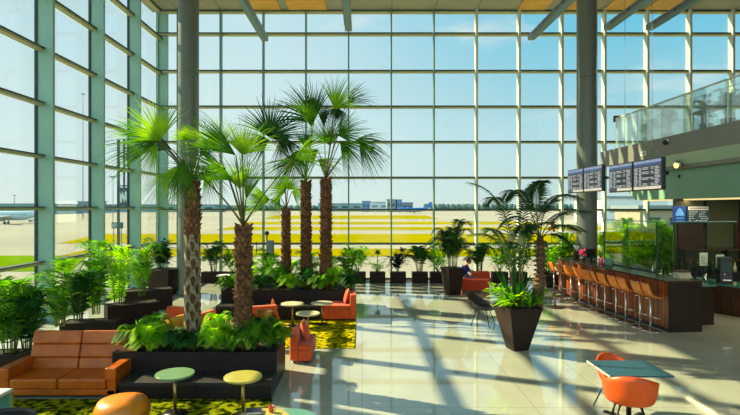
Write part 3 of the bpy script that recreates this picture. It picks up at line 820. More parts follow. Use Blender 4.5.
# side tables
def side_table(label, x, y, z, r, top='cream_top', pole='brass_pole', z0=0., base='black_metal'):
    t = thing('side_table', label, 'table', (x, y, z0), 0, 'round side tables')
    z -= z0
    MB().lathe([(r*.96, z-.035), (r, z-.028), (r, z-.004), (r*.99, z)], 48).build('tabletop', top, t)
    MB().lathe([(.024, .012), (.024, z-.035)], 14).build('pole', pole, t)
    MB().lathe([(.17, 0), (.17, .01), (.03, .018)], 28).build('base', base, t)
    return t
side_table('round green-cream side table in front of near bench, beside the pouf', (175-CX)*7.54/F, 7.54, .60, .275, 'green_top', z0=.018)
side_table('round yellow side table in front of near bench, right of the green one', (243-CX)*7.44/F, 7.44, .59, .27, z0=.018)
side_table('round pale side table on far rug, left of the three', (292.5-CX)*13.1/F, 13.1, .59, .29, 'pale_top', z0=.018)
side_table('round pale side table on far rug, beside the orange armchair', (322-CX)*13.3/F, 13.3, .57, .28, 'pale_top', z0=.018)
side_table('round pale side table on far rug, nearest of the three', (308-CX)*12.0/F, 12.0, .57, .275, 'pale_top', z0=.018)
t = side_table('low beige round table with wide reddish base beyond the palm planter', (555-CX)*15.6/F, 15.6, .49, .27, 'wood_dark')
t.children[0].data.materials[0] = MATS['pale_top']
b = [c for c in t.children if c.name.startswith('base')][0]; b.data.materials[0] = MATS['maroon_panel']; b.scale = (1.6, 1.6, 1)
# foreground tables at the bottom edge
Yt = 5.9
t = thing('coffee_table', 'low cream round table at the bottom edge carrying a book and cup', 'table', ((262-CX)*5.9/F, 5.90, .018))
MB().lathe([(.31, .55), (.32, .56), (.32, .58), (.315, .585)], 48).build('tabletop', 'cream_top', t)
MB().lathe([(.026, .01), (.026, .55)], 14).build('pole', 'brass_pole', t); MB().lathe([(.2, 0), (.2, .012), (.03, .02)], 28).build('base', 'black_metal', t)
ct = t.location.copy()
t = thing('book', 'dark blue book lying on the cream table at the bottom edge', 'book', (ct.x-.13, ct.y+.17, ct.z+.586), R(8))
MB().box(-.09, .09, -.07, .07, 0, .006).build('cover', 'book_blue', t); MB().box(-.085, .088, -.066, .066, .006, .03).build('pages', 'cream_box', t); MB().box(-.09, .09, -.07, .07, .03, .036).build('top_cover', 'book_blue', t)
t = thing('cup', 'small orange cup beside the blue book at the bottom edge', 'cup', (ct.x+.07, ct.y+.19, ct.z+.586))
MB().lathe([(.022, 0), (.034, .06), (.034, .075), (.030, .075), (.02, .01)], 20).build('body', 'cup_orange', t)
m = MB(); m.tube([(.032, 0, .06), (.055, 0, .05), (.052, 0, .025), (.028, 0, .02)], .005, 6); m.build('handle', 'cup_orange', t)
t = thing('coffee_table', 'teal round table touching the bottom edge right of the cream one', 'table', ((290-CX)*6.1/F+.02, 6.10, 0))
MB().lathe([(.27, .5), (.28, .51), (.28, .53), (.275, .535)], 48).build('tabletop', 'teal_top', t)
MB().lathe([(.024, .01), (.024, .5)], 14).build('pole', 'brass_pole', t); MB().lathe([(.2, 0), (.2, .012), (.03, .02)], 28).build('base', 'black_metal', t)
# cube table at left edge and dark chair back below it
c = gp(11, 405, .018)
t = thing('cube_table', 'open white cube side table at left edge beside the sofa', 'table', (-4.98, 7.18, .018))
for z0, z1 in ((.36, .40), (0, .03)): MB().box(-.42, 0, -.2, .25, z0, z1).build('panel', 'white_plastic', t, bevel=.004)
MB().box(-.03, 0, -.2, -.17, .03, .36).build('post', 'frame_green', t); MB().box(-.03, 0, .22, .25, .03, .36).build('post', 'frame_green', t)
MB().box(-.42, -.39, -.2, .25, .03, .36).build('side', 'white_plastic', t)
MB().box(-.38, -.05, .23, .245, .03, .36).build('back', 'teal_top', t)
t = thing('lounge_chair', 'dark lounge chair with grey piping cut off at bottom left corner', 'chair', (-4.38, 6.28, .018), R(180))
tub_shell(.38, .34, .30, .24, .2).build('seat_shell', 'charcoal_shell', t, loc=(0, 0, .22), solid=.03, subsurf=1)
MB().lathe([(.2, 0), (.2, .015), (.03, .03), (.03, .22)], 24).build('base', 'black_metal', t)

# right table with two orange chairs
tz = .74
t = thing('dining_table', 'blue-grey rectangular table with pale edge at lower right', 'table', (3.76, 7.33, 0))
MB().box(-.43, .43, -.36, .36, tz-.022, tz).build('tabletop', 'blue_top', t, bevel=.003)
MB().box(-.438, -.43, -.36, .36, tz-.024, tz-.0).build('edge_strip', 'edge_cream', t)
MB().lathe([(.035, .03), (.035, tz-.022)], 18, (-.0, -.0, 0)).build('pedestal', 'black_metal', t)
m = MB()
for a in (35, 125): 
    M = Matrix.Rotation(R(a), 4, 'Z'); m.box(-.36, .36, -.03, .03, 0, .03, 0, M)
m.build('cross_base', 'black_metal', t)
tub_chair('tub_chair', 'orange tub chair on the near side of the blue table', (3.55, 6.90, 0), R(160), 'orange_shell', w=.33, dp=.30, hb=.42, hs=.30)
tub_chair('tub_chair', 'orange tub chair on the far side of the blue table', (3.78, 7.66, 0), R(8), 'orange_shell', w=.27, dp=.27, hb=.34, hs=.2)
# charcoal chair by the palm planter
tub_chair('tub_chair', 'dark grey shell chair with black legs left of the palm planter', (3.08, 13.25, 0), R(60), 'charcoal_shell', w=.37, dp=.34, hb=.40, hs=.16)

# red sofas and the seated person at the window
P1 = gp(476, 293)
t = thing('ottoman', 'red upholstered bench seat, front one beside the seated person', 'sofa', (P1.x, P1.y, 0))
MB().box(-.50, .48, 0, .55, .04, .46).build('body', 'red_fabric', t, bevel=.03, seg=3); MB().box(-.46, .44, .03, .52, 0, .04).build('plinth', 'black_metal', t)
t = thing('ottoman', 'red upholstered armchair behind the seated person, nearer the window', 'sofa', ((481-CX)*19.9/F, 19.9, 0))
MB().box(-.35, .35, 0, .30, .04, .54).build('body', 'red_fabric', t, bevel=.03, seg=3); MB().box(-.32, .32, .03, .27, 0, .04).build('plinth', 'black_metal', t)
def skin_mesh(name, verts, edges_, radii, m, parent, sub=2, root=0):
    me = bpy.data.meshes.new(name); me.from_pydata(verts, edges_, []); me.update()
    o = bpy.data.objects.new(name, me); COL.objects.link(o)
    if parent: o.parent = parent
    me.materials.append(MATS[m])
    md = o.modifiers.new('skin', 'SKIN'); md.use_smooth_shade = True
    for i, r in enumerate(radii):
        sv = me.skin_vertices[0].data[i]
        sv.radius = r if isinstance(r, tuple) else (r, r); sv.use_root = (i == root)
    s = o.modifiers.new('sub', 'SUBSURF'); s.levels = s.render_levels = sub
    return o
px0 = (464.5-CX)*19.2/F
per = thing('person', 'person in a blue top sitting between the red seats, leaning forward', 'person', (px0, 19.2, 0))
st = thing('stool', 'low dark stool under the seated person in blue', 'stool', (px0-.08, 19.2, 0))
MB().box(-.22, .22, -.2, .2, .26, .32).build('seat', 'black_seat', st, bevel=.02)
for sx in (-.18, .18):
    for sy in (-.16, .16): MB().box(sx-.015, sx+.015, sy-.015, sy+.015, 0, .26).build('leg', 'black_metal', st)
V = [(-.05, 0, .42), (-.04, 0, .58), (.0, 0, .74), (.05, 0, .86), (.12, 0, .93),          # pelvis..neck
     (.03, -.17, .83), (.16, -.22, .66), (.40, -.20, .60),                              # arm near
     (.03, .17, .83), (.16, .22, .66), (.40, .18, .62),
     (.10, -.10, .40), (.42, -.11, .40), (.42, -.11, .10), (.10, .10, .40), (.42, .11, .40), (.42, .11, .10)]
E = [(0, 1), (1, 2), (2, 3), (3, 4), (3, 5), (5, 6), (6, 7), (3, 8), (8, 9), (9, 10), (0, 11), (11, 12), (12, 13), (0, 14), (14, 15), (15, 16)]
Rr = [.15, .14, .15, .12, .055, .07, .05, .035, .07, .05, .035, .09, .07, .05, .09, .07, .05]
skin_mesh('body', V, E, Rr, 'skin', per)
TV = V[:4]+[V[5], V[6], V[8], V[9]]
skin_mesh('shirt', TV, [(0, 1), (1, 2), (2, 3), (3, 4), (4, 5), (3, 6), (6, 7)], [.17, .165, .17, .13, .085, .062, .085, .062], 'blue_shirt', per)
skin_mesh('trousers', [V[0]]+V[11:17], [(0, 1), (1, 2), (2, 3), (0, 4), (4, 5), (5, 6)], [.165, .10, .08, .062, .10, .08, .062], 'jeans', per)
hd = MB(); hd.ball((.17, 0, 1.02), .09, sx=1.0, sy=.85, sz=1.25); hd.ball((.262, 0, 1.005), .018, nu=8, nv=6); hd.ball((.16, -.078, 1.01), .02, sy=.5, nu=8, nv=6); hd.ball((.16, .078, 1.01), .02, sy=.5, nu=8, nv=6)
hd.build('head', 'skin', per)
ey = MB(); ey.ball((.248, -.03, 1.035), .011, nu=8, nv=6); ey.ball((.248, .03, 1.035), .011, nu=8, nv=6); ey.build('eyes', 'hair', per)
MB().ball((.145, 0, 1.055), .098, sx=1, sy=.9, sz=1.1).build('hair', 'hair', per)
for sy, z in ((-.20, .60), (.18, .62)):
    hm = MB(); hm.ball((.45, sy, z-.01), .035, sx=1.3, sy=1, sz=.6, nu=10, nv=6)
    for k in range(4): hm.tube([(.47, sy-.027+k*.018, z-.01), (.525, sy-.03+k*.02, z-.015), (.55-.01*abs(k-1.5), sy-.03+k*.02, z-.035)], [.009, .008, .006], 6)
    hm.tube([(.44, sy+.03, z-.01), (.47, sy+.055, z-.015), (.50, sy+.055, z-.025)], [.01, .009, .007], 6)
    hm.build('hand', 'skin', per)
for sy in (-.11, .11): MB().box(.36, .58, sy-.045, sy+.045, 0, .08).build('shoe', 'black_plastic', per, bevel=.02)

# ------------------------------------------------------------------ palms
def dirxz(deg, y=0.): return Vector((math.cos(R(deg)), y, math.sin(R(deg))))
def big_palm(label, px, pyb, pyt, Y, wpx, fans, lean=0, grey=0., zb=.5, extra=0):
    base = Vector(((px-CX)*Y/F, Y, zb)); topz = H+(208-pyt)*Y/F; r = wpx/2*Y/F*.80
    t = thing('fan_palm', label, 'palm tree', base, 0, 'tall fan palms in the planter benches')
    hgt = topz-zb; n = 24
    def cen(z): return Vector((lean*math.sin(z/hgt*math.pi)*.5, 0, z))
    prof = []
    tr = MB(); tr.tube([cen(hgt*i/12) for i in range(13)], [r*(1.0-.12*i/12) for i in range(13)], 18, 0)
    rings = int(hgt/.075); nb = 8
    tb_ = MB()
    for k in range(rings):
        z = k/rings*hgt; g = 1 if z < grey else 0
        if g and k % 2: continue
        c = cen(z); rr = r*(1-.12*z/hgt)*.97
        nb = 5 if g else 9
        for q in range(nb):
            a = 2*math.pi*(q+.5*((k//(1+g)) % 2))/nb + rnd.uniform(-.12, .12)
            u = Vector((math.cos(a), math.sin(a), 0)); s = Vector((-math.sin(a), math.cos(a), 0)); w = math.pi*rr/nb*.95
            out = (.02 if g else rnd.uniform(.015, .065)); hh = rnd.uniform(.08, .14) if not g else .2
            b0 = c + u*(rr-.01)
            vs = [b0 - s*w, b0 + s*w, b0 + s*w*.45 + u*(out+.01) + Vector((0, 0, hh)), b0 - s*w*.45 + u*(out+.01) + Vector((0, 0, hh)),
                  b0 - s*w*.4 + Vector((0, 0, hh*.9)), b0 + s*w*.4 + Vector((0, 0, hh*.9))]
            tb_.add(vs, [(0, 1, 2, 3), (3, 2, 5, 4), (0, 3, 4), (1, 5, 2)], g)
    tr.build('trunk', 'trunk_brown', t)
    tb_.build('bark_boots', ['trunk_boot', 'trunk_grey'], t).__setitem__('kind', 'stuff')
    ctop = cen(hgt)
    for f in fans:
        hx, hy, dyy, ang, Lp, spread = f[:6]; mi = f[6] if len(f) > 6 else 0; ny = f[7] if len(f) > 7 else .25; droop = f[8] if len(f) > 8 else .18
        hub = at(hx, hy, Y+dyy) - base
        L = Lp*Y/F
        mb = MB()
        ax = dirxz(ang, rnd.uniform(-.2, .2)); nm = Vector((-.2*math.cos(R(ang)), -1, ny))
        fan(mb, hub, ax, nm, L, spread, droop, int(20+spread/5.5), 0)
        mid = (ctop + hub)/2 + Vector((0, 0, .12*(hub-ctop).length))
        B = [ctop*(1-s)**2 + mid*2*s*(1-s) + hub*s*s for s in [i/6 for i in range(7)]]
        mb.tube(B, [.022, .018, .015, .014, .013, .012, .012], 6, 1)
        mb.build('frond', [['frond_green', 'frond_bright', 'frond_dark'][mi], 'petiole'], t)
    return t
rnd.seed(11)
big_palm('tall fan palm with grey ringed lower trunk, nearest the left window wall', 192.5, 340, 182, 9.15, 19, [
    (160, 141, -.3, 118, 46, 130, 1), (158, 142, -.2, 185, 50, 80, 0), (157, 145, -.1, 232, 36, 90, 1),
    (178, 166, -.3, 238, 44, 70, 1), (183, 160, -.3, 268, 36, 55, 0), (186, 141, .3, 100, 18, 150, 1),
    (172, 150, .3, 160, 48, 60, 2), (200, 156, .3, 40, 26, 110, 0), (205, 170, .2, 300, 30, 70, 0)], grey=1.9, zb=.53)
big_palm('shorter fan palm with wide spreading fronds, second in the near planter', 243.5, 340, 226, 9.1, 21, [
    (235.7, 155.6, -.2, 141, 66, 50, 0, -.3), (242.4, 155.6, .1, 74, 43, 120, 1), (234, 181, -.3, 153, 68, 46, 0, -.2),
    (246, 200, -.1, 73, 54, 42, 0), (217, 152, .4, 108, 40, 110, 1), (200, 177, .2, 185, 36, 80, 2),
    (295, 159, .2, 22, 38, 80, 1, .4), (240, 190, .3, 95, 44, 80, 1), (226, 172, .4, 165, 45, 70, 0)], zb=.53)
big_palm('small fan palm with thin trunk at left of the far planter', 286, 285, 210, 15.3, 11, [
    (286, 192, -.3, 170, 22, 120, 1), (288, 190, .2, 60, 20, 120, 1), (292, 192, -.1, 340, 20, 100, 1), (270, 200, -.3, 180, 33, 90, 1, .3, .05), (285, 192, .3, 110, 20, 110, 0), (280, 197, -.2, 235, 20, 80, 0)], zb=.64)
big_palm('middle fan palm of the far planter with dark broad fronds', 306, 285, 182, 15.2, 13, [
    (270, 138, -.4, 62, 44, 175, 2, .1), (269, 140, -.3, 200, 30, 100, 2), (314, 122, .3, 125, 48, 120, 2), (300, 150, .1, 250, 34, 80, 2),
    (312, 128, -.1, 100, 42, 60, 0), (296, 160, -.4, 210, 34, 70, 0), (283, 136, .3, 285, 34, 80, 2), (318, 160, .3, 330, 26, 80, 0), (306, 150, -.2, 80, 28, 90, 0)], zb=.64)
big_palm('right fan palm of the far planter with a bright top frond', 326, 285, 179, 14.9, 14, [
    (335, 110, -.3, 62, 36, 105, 1, .1), (337, 108, .0, 262, 22, 130, 2), (338, 136, -.4, 25, 34, 110, 0), (340, 142, -.2, 320, 34, 90, 0),
    (357, 140, -.1, 345, 33, 90, 0, .3, .35), (359, 142, .1, 310, 32, 70, 2, .3, .2), (324, 128, .1, 92, 36, 40, 2), (318, 150, -.2, 215, 30, 80, 0), (346, 105, .3, 40, 34, 60, 2, .2, .35), (330, 146, .3, 100, 34, 100, 0)], zb=.64)

# ferns and shrubs in the near planter
rnd.seed(5)
nf = [(-3.95, 9.0, .42, .42, 'leaf_green'), (-3.62, 8.88, .44, .44, 'leaf_lime'), (-3.25, 8.95, .40, .36, 'leaf_deep'), (-2.88, 8.9, .38, .32, 'leaf_deep'),
      (-2.52, 8.88, .36, .46, 'leaf_lime'), (-2.2, 8.9, .40, .40, 'leaf_green'), (-1.85, 8.92, .46, .50, 'leaf_green'), (-1.62, 9.2, .42, .44, 'leaf_green'),
      (-3.75, 9.4, .42, .50, 'leaf_green'), (-2.6, 9.42, .40, .52, 'leaf_lime'), (-1.8, 9.4, .40, .54, 'leaf_deep')]
for i, (x, y, r, h, m) in enumerate(nf):
    where = f'{ORD[i]} from the left along its front' if i < 8 else ['at the left back', 'between the two palm trunks at the back', 'at the right back'][i-8]
    plant('fern', fern(r*1.08, h*1.38, 34, 100+i, .018), (x, y, .53), f'arching green fern in the near planter, {where}', 'fern', 'ferns in the near planter', m, 'fronds')
t = plant('lily_plant', sword(.55, 16, .035, 61, .7), (-3.98, 9.3, .53), 'broad-leaved upright plant at the left end of near planter', 'plant', None, 'leaf_green')
def red_spikes(t):
    m = MB()
    for x, y, h in ((-.1, 0, .5), (.02, .05, .56), (.12, -.03, .46)): m.tube([(x, y, .0), (x*1.2, y, h)], [.012, .006], 6)
    m.build('flower_spike', 'flower_yellow', t)
plant('bromeliad', sword(.4, 16, .03, 62, .6), (-2.35, 9.2, .53), 'plant with upright orange flower spikes in the near planter', 'plant', None, 'leaf_lime', extra=red_spikes)
# far planter greenery
for i in range(9):
    x = -3.7 + i*.42; y = 14.65 + .25*(i % 2)
    plant('fern', fern(.55, .85 if i % 2 else .62, 24, 130+i, .026), (x, y, .64), f'green fern along the front of the far planter, {ORD[i]} from the left', 'fern', 'ferns in the far planter', ['leaf_green', 'leaf_lime', 'leaf_deep'][i % 3], 'fronds')
for i in range(6):
    x = -3.5 + i*.62; y = 15.8
    plant('leafy_shrub', areca(.95+.25*(i % 2), .6, 12, .26, 12, .022, 150+i), (x, y, .64), f'tall leafy shrub at the back of the far planter, {ORD[i]} from the left', 'shrub', 'shrubs in the far planter', ['leaf_lime', 'leaf_green'][i % 2])

# ------------------------------------------------------------------ planter boxes at the windows
def box_planter(name, label, loc, rz, w, d, h, group=None, m='planter_brown', taper=0.):
    t = thing(name, label, 'planter', loc, rz, group)
    o = MB(); b = [(-w/2*(1-taper), -d/2*(1-taper)), (w/2*(1-taper), -d/2*(1-taper)), (w/2*(1-taper), d/2*(1-taper)), (-w/2*(1-taper), d/2*(1-taper))]
    tt = [(-w/2, -d/2), (w/2, -d/2), (w/2, d/2), (-w/2, d/2)]
    o.prism([(x, y, 0) for x, y in b], [(x, y, h-.03) for x, y in tt]); o.build('body', m, t, bevel=.006)
    r = MB(); th = .03
    r.box(-w/2-.005, w/2+.005, -d/2-.005, -d/2+th, h-.03, h); r.box(-w/2-.005, w/2+.005, d/2-th, d/2+.005, h-.03, h)
    r.box(-w/2-.005, -w/2+th, -d/2+th, d/2-th, h-.03, h); r.box(w/2-th, w/2+.005, -d/2+th, d/2-th, h-.03, h); r.build('rim', m, t)
    MB().box(-w/2+th, w/2-th, -d/2+th, d/2-th, h-.03, h-.015).build('soil', 'soil', t)
    return t
rowp = [(213, 'p'), (232, 'b'), (358, 'bush'), (377.5, 'dry'), (398, 'sword'), (420, 'palm'), (438, 'bush2'), (480, 'palm'), (500, 'bush3'), (519, 'b4'), (548, 'palm2')]
for i, (px, kd) in enumerate(rowp):
    X = (px-CX)*20.7/F; w = .62 if px < 212 or px > 225 else .9
    box_planter('window_planter', f'low dark brown box planter at the back window, {ORD[i]} from the left', (X, 20.78, 0), 0, w, .34, .43, 'low box planters along the back window')
    loc = (X, 20.78, .41)
    lb = f'in the {ORD[i]} box from the left at the back window'
    if kd in ('bush', 'bush2', 'bush3', 'b', 'b4'):
        plant('potted_shrub', bushy(1.25, .62, 210, .2, 200+i), loc, f'leafy shrub {lb}', 'shrub', 'plants along the back window', 'leaf_green' if i % 2 else 'leaf_lime')
    elif kd == 'dry':
        plant('potted_shrub', bushy(.5, .32, 80, .13, 210), loc, 'small spindly plant with flat dark top at the back window', 'shrub', 'plants along the back window', 'leaf_lime', extra=lambda t: (MB().tube([(0, 0, 0), (0, 0, .78)], .015, 6).build('stem', 'stem_green', t), sword(.28, 14, .05, 3, 1.1).build('crown', ['leaf_deep', 'stem_green'], t, loc=(0, 0, .72))))
    elif kd == 'sword':
        plant('potted_dracaena', bushy(1.05, .45, 150, .22, 211, 5), loc, f'dark purple-leaved plant {lb}', 'plant', 'plants along the back window', 'leaf_purple')
    else:
        plant('potted_palm', areca(1.35, .7, 14, .32, 12, .028, 212+i), loc, f'small palm with arching leaves {lb}', 'palm', 'plants along the back window', 'leaf_deep')
# tall tapered planters
def tapered(label, loc, rz, wt, wb_, h):
    t = thing('tapered_planter', label, 'planter', loc, rz)
    o = MB(); a = wt/2; b = wb_/2
    o.prism([(-b, -b, 0), (b, -b, 0), (b, b, 0), (-b, b, 0)], [(-a, -a, h-.05), (a, -a, h-.05), (a, a, h-.05), (-a, a, h-.05)]); o.build('body', 'planter_brown', t, bevel=.012)
    r = MB(); e = a+.012; th = .04
    r.box(-e, e, -e, -e+th, h-.05, h); r.box(-e, e, e-th, e, h-.05, h); r.box(-e, -e+th, -e+th, e-th, h-.05, h); r.box(e-th, e, -e+th, e-th, h-.05, h)
    r.build('rim', 'planter_brown', t, bevel=.008)
    MB().box(-a+.03, a-.03, -a+.03, a-.03, h-.06, h-.03).build('soil', 'soil', t)
    return t
K2 = gp(520, 352); K2.y += .2
tapered('large tapered dark brown planter holding the tall feathery palms', (K2.x, K2.y, 0), R(14), .74, .34, .92)
K1 = gp(453, 295.5); K1.y += .15
tapered('tapered dark brown planter near the back window beside the red seats', (K1.x, K1.y, 0), R(18), .60, .42, .93)
K4 = gp(165, 294)
tapered('tapered brown planter in the far left corner by the column', (K4.x, K4.y, 0), R(-15), .92, .7, .86)
plant('potted_palm', areca(1.8, 1.0, 18, .42, 22, .022, 301, droop=.4), (K1.x, K1.y, .88), 'bushy palm in the tapered planter beside the red seats', 'palm', None, 'frond_dark')
plant('potted_shrub', bushy(1.1, .42, 260, .24, 302), (K4.x-.12, K4.y, .82), 'dark leafy shrub in the tapered planter at far left corner', 'shrub', None, 'leaf_deep')

# big feathery palms in K2
def bez_palm(label, Y, base_px, trunk, fr, ll, n, leafm, stemm, tr, zb=.86, w=.02):
    bx = at(base_px[0], base_px[1], Y); base = Vector((bx.x, Y, zb))
    t = thing('feather_palm', label, 'palm tree', base, 0, 'feathery palms in the large planter')
    if trunk:
        pts = [at(x, y, Y) - base for x, y in trunk]; pts[0] = Vector((0, 0, 0))
        MB().tube(pts, tr, 12).build('trunk', stemm, t)
        m = MB()
        for a, b in zip(pts[:-1], pts[1:]):
            for q in range(5):
                c = a.lerp(b, q/5); m.lathe([(tr[0]*1.06, 0), (tr[0]*1.12, .008), (tr[0]*1.0, .03)], 12, c, cap=False)
        m.build('trunk_ring', stemm, t)
    for (a, b, c, dy) in fr:
        mb = MB()
        frond(mb, at(*a, Y)-base, at(*b, Y+dy*.5)-base, at(*c, Y+dy)-base, ll, n, w, .45, 0, 1, .014, start=.25, vee=.15)
        mb.build('frond', [leafm, 'petiole'], t)
    return t
rnd.seed(21)
Y2 = 10.95
bez_palm('feathery palm with ringed brown trunk at right of large planter', 11.05, (536, 312), [(536, 312), (539, 285), (541, 262), (540, 238)], [
    ((540, 240), (542, 180), (583, 200), .2), ((540, 240), (530, 180), (545, 182), -.3), ((540, 240), (520, 170), (505, 200), -.4),
    ((540, 240), (552, 205), (592, 212), .5), ((540, 240), (555, 225), (575, 250), -.3), ((540, 240), (518, 195), (492, 238), .2), ((540, 240), (560, 215), (582, 232), .8), ((540, 240), (530, 205), (512, 250), -.6)],
    .40, 34, 'frond_dark', 'cane_trunk', [.13, .12, .10, .07], w=.019)
bez_palm('tall clustered feathery palm at left of large planter', 10.85, (514, 312), None, [
    ((515, 308), (520, 190), (468, 183), .3), ((514, 308), (508, 170), (485, 206), -.3), ((518, 308), (520, 190), (535, 185), .2),
    ((515, 308), (505, 215), (484, 232), -.2), ((517, 308), (522, 210), (555, 225), -.5), ((514, 308), (512, 225), (470, 235), .5), ((519, 308), (525, 200), (562, 200), .4)],
    .38, 34, 'frond_dark', 'cane_trunk', [.1], w=.019)
plant('yucca_plant', sword(1.25, 18, .045, 310, .6), (K2.x-.08, K2.y-.12, .88), 'sword-leaved yucca in front of the feathery palms in large planter', 'plant', None, 'leaf_deep')
plant('potted_shrub', bushy(.5, .5, 170, .16, 311), (K2.x-.15, K2.y-.05, .88), 'low bright leafy plant at the rim of the large planter', 'shrub', None, 'leaf_lime')
plant('potted_shrub', bushy(.4, .42, 120, .15, 312), (K2.x+.2, K2.y-.15, .88), 'low green leafy plant at right rim of the large planter', 'shrub', None, 'leaf_green')
# plant with a red flower between the big planter and the bar
def redfl(t):
    m = MB(); m.tube([(0, 0, .8), (.05, 0, 1.7)], .012, 6); m.build('flower_stem', 'stem_green', t)
    m = MB(); rnd.seed(2)
    for q in range(9): m.ball((.05+rnd.uniform(-.08, .08), rnd.uniform(-.05, .05), 1.7+q*.04), .05, nu=8, nv=5)
    m.build('blossom', 'flower_red', t)
box_planter('window_planter', 'dark box planter between the back window and far end of bar', (7.42, 19.6, 0), 0, 1.1, .45, .45, None)
plant('flowering_plant', bushy(1.5, .6, 200, .24, 320), (7.1, 19.6, .43), 'green plant with a red flower spike beyond the bar', 'plant', None, 'leaf_lime', extra=redfl)
plant('potted_palm', areca(1.9, .65, 12, .34, 14, .026, 321), (7.7, 19.6, .43), 'pale arching palm between the feathery palm and the right column', 'palm', None, 'leaf_green')

# left window planters with areca palms
lp = [(-6.35, 9.0, 1.5, .42, .50, 5), (-6.0, 11.5, 1.1, .5, .50, 8), (-5.75, 13.0, 1.2, .5, .62, 35), (-6.3, 15.3, 1.3, .5, .6, 30)]
for i, (x, y, w, dd, hh, rz) in enumerate(lp):
    box_planter('window_planter', ['dark box planter at left edge behind the sofa, nearest the camera', 'dark box planter behind the leather sofa, second from the camera', 'dark box planter with sloping side behind the right end of sofa', 'dark box planter by the left window, in front of tapered corner planter'][i], (x, y, 0), R(rz), w, dd, hh, None)
ar = [(10, 9.0, 1.55, .60, 'leaf_green', 'palm with broad arching leaves at left edge by the window'), (27, 9.25, 1.15, .5, 'leaf_deep', 'palm behind the left part of sofa, second from left edge'),
      (60, 11.1, 1.5, .62, 'leaf_green', 'feathery palm behind the left half of sofa backrest'), (78, 11.6, 1.2, .55, 'leaf_deep', 'shorter dark palm behind the middle of the sofa'),
      (96, 12.4, 1.7, .62, 'leaf_green', 'tall feathery palm behind the right half of the sofa'), (118, 13.2, 1.6, .6, 'leaf_lime', 'light green feathery palm between two left window columns'),
      (142, 15.0, 1.75, .6, 'leaf_green', 'slender palm in the box near the left round column')]
for i, (px, y, h, r, m, lb) in enumerate(ar):
    plant('areca_palm', areca(h*1.08, r*1.12, 13, .36, 15, .021, 400+i, droop=.35, stem=.12), ((px-CX)*y/F, y, .46), lb, 'palm', 'feathery palms along the left window', m)
plant('areca_palm', areca(1.3, .8, 9, .36, 14, .028, 420), (-6.6, 8.7, .46), 'palm with long dark drooping fronds cut by left edge', 'palm', 'feathery palms along the left window', 'frond_green')
struct(MB().box(-5.5, -3.9, 11.9, 13.2, 0, .1).build('sun_patch_1', 'sunlit_floor_grey'))  # raised grey slab standing in for a sunlit patch of stone floor

# hedge behind the counter glass
hp = box_planter('hedge_trough', 'long dark trough for the bright plants behind the bar glass', (9.9, 18.7, 0), 0, 2.9, .5, .5)
for i in range(8):
    x = 8.98 + i*.32
    plant('hedge_plant', areca(1.95+.15*(i % 3), .6, 24, .36, 16, .036, 500+i, stem=.06), (x, 18.7, .48), f'bright green leafy plant behind the bar glass, {ORD[i]} from the left', 'plant', 'bright plants behind the bar glass', 'leaf_lime')

# background furniture near the window, left of the second palm
t = side_table('white round cafe table by the back window, left of second palm', (225-CX)*18.0/F, 18.0, .66, .3, 'white_plastic', 'chrome')
t = side_table('white round cafe table by the back window, right of second palm', (258-CX)*18.0/F, 18.0, .66, .3, 'white_plastic', 'chrome')
tub_chair('tub_chair', 'small dark round-backed chair left of the second palm trunk', ((229.5-CX)*15.6/F, 15.6, 0), R(170), 'charcoal_shell', w=.26, dp=.24, hb=.36, hs=.2)
t = thing('information_stand', 'thin pole stand with grey frames and black camera head by the window', 'stand', ((267-CX)*20.6/F, 20.6, 0))
MB().lathe([(.3, 0), (.3, .03), (.04, .05)], 24).build('base', 'black_metal', t); MB().lathe([(.025, .04), (.025, 1.9)], 10).build('pole', 'black_metal', t)
MB().ball((0, 0, 1.98), .09).build('head', 'black_plastic', t)
m = MB().box(-.02, .26, -.06, .0, 1.2, 1.7); m.build('board', 'far_grey', t)
m = MB()
for z in (1.3, 1.55): m.box(-.4, 0, -.05, -.02, z, z+.04)
m.box(-.42, -.39, -.05, -.02, 1.1, 1.65); m.box(.25, .28, -.07, 0, .9, 1.7); m.build('frame', 'pylon_dark', t)
MB().box(-.15, .22, -.12, .1, .75, 1.2).build('bag', 'black_seat', t, bevel=.03)

# ================================================================== OUTDOORS
ZG = -.35
def gq(px, py):
    Y = (H-ZG)*F/(py-CY); return ((px-CX)*Y/F, Y)
gr = MB().box(-900, 900, YB+.3, 1500, ZG-1, ZG); gr.box(-900, XL-.35, -60, YB+.3, ZG-1, ZG)
struct(gr.build('ground_apron', 'concrete'))
def strip(pts, m, lab):
    q = [gq(*p) for p in pts]
    tag(MB().prism([(x, y, ZG) for x, y in q][::-1], [(x, y, ZG+.03) for x, y in q][::-1]).build('grass_strip', m), lab, 'grass', None, 'stuff')
strip([(262, 219.5), (440, 219.5), (425, 216), (275, 216)], 'grass_yellow', 'farthest thin yellow grass strip on the airfield')
strip([(235, 225), (560, 225), (520, 222.3), (250, 222.3)], 'grass_yellow', 'second farthest yellow grass strip on the airfield')
strip([(215, 230.6), (640, 230.6), (600, 227.6), (230, 227.6)], 'grass_yellow', 'third yellow grass strip on the airfield')
strip([(60, 243.8), (760, 243.8), (740, 234.6), (100, 234.6)], 'grass_yellow', 'wide yellow grass band across the middle of the airfield')
strip([(60, 257), (900, 257), (900, 249.5), (90, 249.5)], 'grass_yellow', 'nearest yellow grass band outside the back window')
strip([(-260, 272), (70, 272), (88, 256.5), (-260, 256.5)], 'grass_green', 'bright green grass outside the left window wall')
